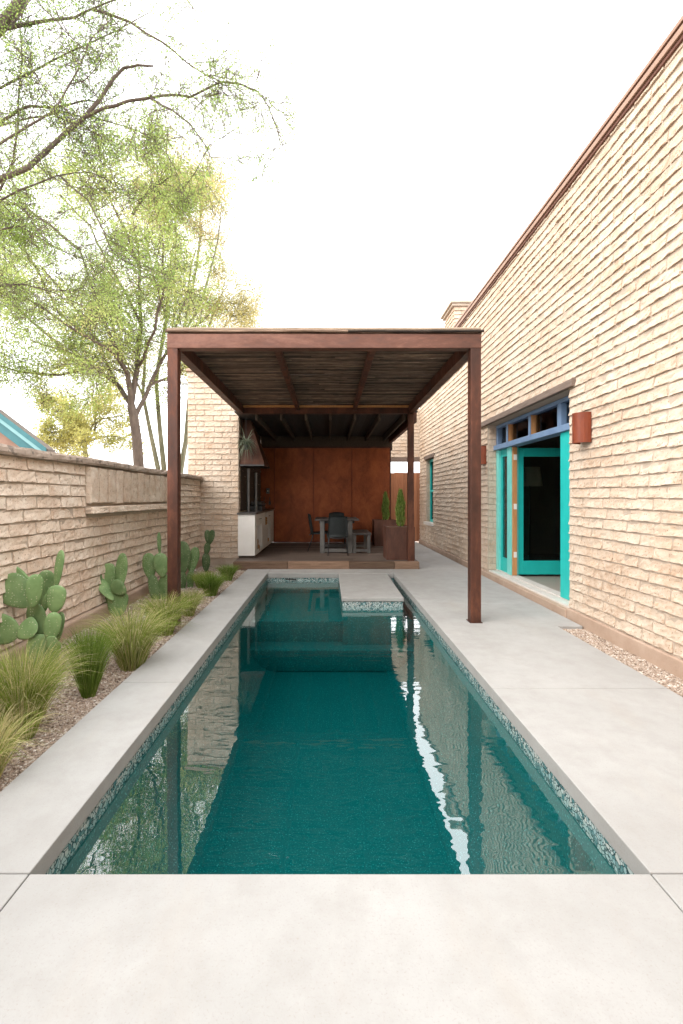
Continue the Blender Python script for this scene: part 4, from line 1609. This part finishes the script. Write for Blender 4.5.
# large tree beyond the garden wall
tr1 = thing('mesquite_tree', 'tall leafy green tree with forked dark trunk behind the garden wall', 'tree', at(137, 520, 12.5))
T = Tree(4)
D = 12.5
base = at(138, 560, D)
base.z = -.1
fork = at(131, 405, D)
T.branch([base, at(139, 470, D), at(137, 440, D), at(134, 418, D), fork], .15, .11, 9)
limbs = [[(131, 405, 0), (118, 385, .3), (96, 368, .5), (68, 352, .8), (30, 340, 1.2)],
         [(131, 405, 0), (128, 375, -.2), (112, 340, -.4), (96, 300, -.5), (80, 250, -.8)],
         [(131, 405, 0), (137, 370, .2), (141, 325, .4), (140, 270, .3), (132, 215, .2)],
         [(134, 420, 0), (150, 385, .3), (168, 350, .6), (186, 300, .9), (196, 250, 1.2)],
         [(118, 385, .3), (100, 345, 1.0), (70, 300, 1.5), (40, 265, 1.8)],
         [(128, 375, -.2), (110, 350, -1.0), (75, 330, -1.5), (30, 300, -1.9), (-10, 285, -2)],
         [(137, 370, .2), (155, 330, -.7), (165, 280, -1.2), (160, 225, -1.5)],
         [(141, 325, .4), (115, 275, 1.1), (90, 225, 1.5), (60, 195, 1.5)],
         [(96, 368, .5), (60, 375, .2), (20, 372, .0), (-20, 360, -.3)],
         [(140, 270, .3), (120, 220, -.8), (100, 180, -1)],
         [(150, 385, .3), (175, 375, 1), (195, 355, 1.6)],
         [(68, 352, .8), (30, 320, .9), (-5, 290, 1), (-40, 250, 1)],
         [(80, 250, -.8), (50, 225, -1), (20, 205, -1.2), (-10, 200, -1.3)],
         [(100, 345, 1.0), (60, 315, .4), (25, 250, .2), (5, 225, .1)],
         [(132, 215, .2), (150, 190, 0), (172, 175, -.2)]]
for i, lb in enumerate(limbs):
    pts = [at(x, y, D + z) for x, y, z in lb]
    fine_ = []
    for a, b_ in zip(pts, pts[1:]):
        fine_ += curve_pts(a, b_, 0, 3, T.rs, .05)[:-1]
    fine_.append(pts[-1])
    r0 = [.075, .08, .09, .065][i] if i < 4 else .042
    T.branch(fine_, r0, .02, 7)
    T.twigs(fine_, .020, 3, 1.75, 12, .95, .08, 11, .2)
T.wood.build('trunk', M['bark'], tr1)
T.leaves(M['leaf_green'], .031, .11, tr1)

# second trunk group with sandy yellow crown, farther right
tr2 = thing('palo_verde_tree', 'tree with sandy yellow feathery crown rising behind the pergola corner', 'tree', at(172, 520, 15))
T = Tree(8)
D = 15.0
b0_ = at(165, 560, D)
b0_.z = -.1
for lb, r0 in (([(162, 560, 0), (158, 468, 0), (150, 430, .2), (143, 395, .3), (146, 340, .4)], .10),
               ([(166, 560, 0), (164, 468, 0), (160, 430, 0), (156, 380, 0), (166, 320, 0), (172, 250, 0)], .10),
               ([(176, 560, 0), (172, 478, 0), (176, 455, 0), (178, 430, 0), (170, 390, -.3), (182, 340, -.4), (196, 270, -.5)], .12),
               ([(178, 560, 0), (180, 475, .2), (186, 440, .4), (189, 400, .6), (200, 360, .8), (214, 310, 1)], .11)):
    pts = [at(x, y, D + z) for x, y, z in lb]
    pts[0].z = -.1
    T.branch(pts, r0, .04, 7)
for lb in ([(172, 330, 0), (176, 250, .2), (178, 180, .2), (184, 140, .3)], [(182, 340, -.4), (205, 290, -.6), (218, 240, -.8), (222, 200, -.9)],
           [(166, 320, 0), (150, 260, .6), (140, 200, 1)], [(200, 360, .8), (222, 330, 1), (236, 310, 1.2)],
           [(196, 270, -.5), (200, 220, 0), (205, 180, .4)], [(176, 250, .2), (160, 200, -.6), (150, 165, -1)],
           [(190, 330, 0), (212, 310, 1), (228, 285, 1.4)], [(143, 395, .3), (120, 350, .5), (105, 290, .8)]):
    pts = [at(x, y, D + z) for x, y, z in lb]
    fine_ = []
    for a, b_ in zip(pts, pts[1:]):
        fine_ += curve_pts(a, b_, 0, 3, T.rs, .05)[:-1]
    fine_.append(pts[-1])
    T.branch(fine_, .045, .012, 5)
    T.twigs(fine_, .018, 3, 1.9, 13, 1.0, -.05, 14, .02)
T.wood.build('trunk', M['bark_green'], tr2)
T.leaves(M['leaf_yellow'], .028, .16, tr2)

# pale low tree farther off, over the wall
tr3 = thing('acacia_tree', 'low pale yellow-green tree far off, showing just above the garden wall', 'tree', at(85, 520, 22))
T = Tree(15)
D = 22.0
bb = at(88, 560, D)
bb.z = -.1
T.branch([bb, at(87, 470, D), at(84, 440, D)], .16, .10, 7)
for k in range(9):
    e = at(84 + T.rs.uniform(-38, 55), T.rs.uniform(395, 448), D + T.rs.uniform(-1.5, 1.5))
    pts = curve_pts(at(84, 445, D), e, .3, 5, T.rs, .15)
    T.branch(pts, .06, .02, 5)
    T.twigs(pts, .025, 2, 1.3, 14, .9, 0, 16, .2)
T.wood.build('trunk', M['bark_green'], tr3)
T.leaves(M['leaf_pale'], .055, .10, tr3)

# near tree whose branches reach in from the upper left; its trunk stands behind the wall outside the frame
tr4 = thing('overhanging_tree', 'near thinly leaved tree whose thorny branches reach in from the top left', 'tree', (-5.6, 4.2, -.1))
T = Tree(23)
T.minr = .0019
D = 4.6
hub = Vector((-5.3, 4.4, 2.6))
T.branch([Vector((-5.6, 4.2, -.15)), Vector((-5.55, 4.25, 1.2)), hub], .20, .16, 10)
nl = [  # px, py, depth offset, radii px
    ([(-75, 250, 0), (-30, 205, 0), (0, 179, 0), (28, 168, 0), (55, 143, .1), (84, 118, .1), (103, 95, .1), (114, 78, .1), (124, 68, .1), (138, 65, .1), (153, 66, .1)], 4.2, 1.2),
    ([(-70, 120, -.2), (-35, 65, -.2), (-10, 38, -.2), (8, 18, -.2), (22, -3, -.2), (34, -40, -.2), (40, -80, -.2)], 8.5, 4.0),
    ([(8, 28, -.1), (28, 24, 0), (52, 20, 0), (74, 18, 0), (92, 9, 0), (120, -2, 0)], 2.6, .8),
    ([(-60, 170, .4), (-30, 140, .4), (0, 122, .4), (18, 110, .4), (30, 106, .4), (50, 107, .4), (72, 104, .4), (86, 100, .5), (102, 103, .5)], 2.6, .8),
    ([(84, 118, .1), (104, 108, 0), (128, 101, 0), (150, 98, 0), (170, 95, .1), (190, 97, .2), (208, 88, .2), (222, 82, .2), (240, 84, .3), (258, 92, .3), (268, 106, .3), (276, 126, .3), (281, 146, .3)], 2.0, .7),
    ([(-40, 215, .6), (0, 190, .6), (14, 160, .6), (18, 130, .6), (18, 105, .6), (22, 60, .6), (20, 25, .6), (26, 0, .6)], 2.0, .8),
    ([(-60, 240, .8), (-20, 232, .8), (20, 226, .8), (60, 250, .9), (88, 262, 1)], 1.8, .5),
    ([(-50, 160, 1), (-10, 128, 1), (30, 118, 1), (62, 112, 1), (96, 118, 1), (130, 128, 1), (152, 136, 1), (176, 142, 1)], 1.8, .5),
    ([(-60, 260, .2), (-20, 212, .2), (20, 190, .2), (56, 176, .3), (90, 172, .4), (112, 182, .4)], 1.8, .5),
    ([(-50, 190, -.3), (-10, 150, -.3), (25, 128, -.3), (55, 110, -.3), (78, 70, -.3), (90, 40, -.3), (110, 20, -.3)], 1.7, .5),
    ([(8, 28, -.2), (28, 0, .3), (60, -30, .5), (110, -50, .6), (150, -40, .7), (180, -10, .7), (196, 12, .7)], 2.6, .8),
    ([(-60, 140, .3), (-20, 96, .3), (15, 80, .3), (50, 62, .3), (88, 44, .3), (118, 30, .3), (150, 12, .4)], 1.8, .6),
    ([(92, 9, 0), (130, 22, .1), (162, 42, .1), (186, 62, .2), (204, 74, .2), (222, 82, .2)], 1.7, .6),
    ([(150, 98, 0), (172, 110, -.1), (190, 124, -.1), (206, 146, -.1), (212, 160, -.1)], 1.5, .5),
    ([(60, 176, .3), (88, 200, .2), (104, 232, .2), (112, 250, .2)], 1.4, .5),
    ([(-60, 300, .6), (-10, 286, .6), (22, 284, .7), (52, 292, .8), (84, 306, .8)], 1.8, .5),
]
for lb, ra, rb in nl:
    pts = [at(x, y, D + z) for x, y, z in lb]
    fine_ = []
    for a, b_ in zip(pts, pts[1:]):
        fine_ += curve_pts(a, b_, 0, 2, T.rs, .05)[:-1]
    fine_.append(pts[-1])
    if lb[0][0] < -20:
        T.branch([hub, hub.lerp(pts[0], .5) + Vector((0, 0, .2)), pts[0]], ra * D / F * 1.15, ra * D / F, 7)
    T.branch(fine_, ra * .8 * D / F, min(rb, .45 * ra) * .7 * D / F, 7)
    T.twigs(fine_, .0080, 3, .80, 12, 1.0, .12, 5, .1)
T.wood.build('trunk', M['bark'], tr4)
T.leaves(M['leaf_near'], .0105, .025, tr4, 2.4)

# ------------------------------------------------------------------ camera, world, light
cam = bpy.data.cameras.new('camera')
co = bpy.data.objects.new('camera', cam)
C.objects.link(co)
co.location = (0, 0, H)
co.rotation_euler = (R(90), 0, 0)
cam.sensor_width = 36
cam.lens = F / 1024 * 36
cam.shift_x = (341.5 - VX) / 1024
cam.shift_y = (VY - 512) / 1024
cam.clip_end = 2000
cam.clip_start = .05
scene.camera = co

SUN_EL, SUN_AZ = 38, 238      # azimuth: from behind the camera on the left
wd = bpy.data.worlds.new('World')
scene.world = wd
wd.use_nodes = True
nt = wd.node_tree
nt.nodes.clear()
sky = nt.nodes.new('ShaderNodeTexSky')
sky.sky_type = 'NISHITA'
sky.sun_disc = False
sky.sun_elevation = R(SUN_EL)
sky.sun_rotation = R(SUN_AZ)
sky.dust_density = 4
sky.air_density = 1.2
hs = nt.nodes.new('ShaderNodeHueSaturation')
hs.inputs['Saturation'].default_value = .22
bg = nt.nodes.new('ShaderNodeBackground')
bg.inputs['Strength'].default_value = .15
wo = nt.nodes.new('ShaderNodeOutputWorld')
nt.links.new(sky.outputs[0], hs.inputs['Color'])
mxs = nt.nodes.new('ShaderNodeMix')
mxs.data_type = 'RGBA'
mxs.inputs[0].default_value = .7
mxs.inputs[7].default_value = (14.2, 14.3, 14.5, 1)      # even high cloud
nt.links.new(hs.outputs[0], mxs.inputs[6])
nt.links.new(mxs.outputs[2], bg.inputs[0])
nt.links.new(bg.outputs[0], wo.inputs[0])

sl_d = bpy.data.lights.new('sun', 'SUN')
sl_d.energy = .6
sl_d.angle = R(55)
sl_d.color = (1.0, .84, .68)
so = bpy.data.objects.new('sun', sl_d)
C.objects.link(so)
az, el = R(SUN_AZ), R(SUN_EL)
sd = Vector((math.sin(az) * math.cos(el), math.cos(az) * math.cos(el), math.sin(el)))   # towards the sun
so.rotation_euler = sd.to_track_quat('Z', 'Y').to_euler()
so.location = (-6, -6, 12)

scene.view_settings.view_transform = 'Standard'
scene.view_settings.look = 'None'
scene.view_settings.gamma = 1
scene.view_settings.exposure = 1.27
scene.cycles.max_bounces = 10
scene.cycles.transparent_max_bounces = 16
scene.cycles.caustics_reflective = False
scene.cycles.caustics_refractive = False
scene.cycles.sample_clamp_indirect = 6
scene.cycles.use_denoising = True
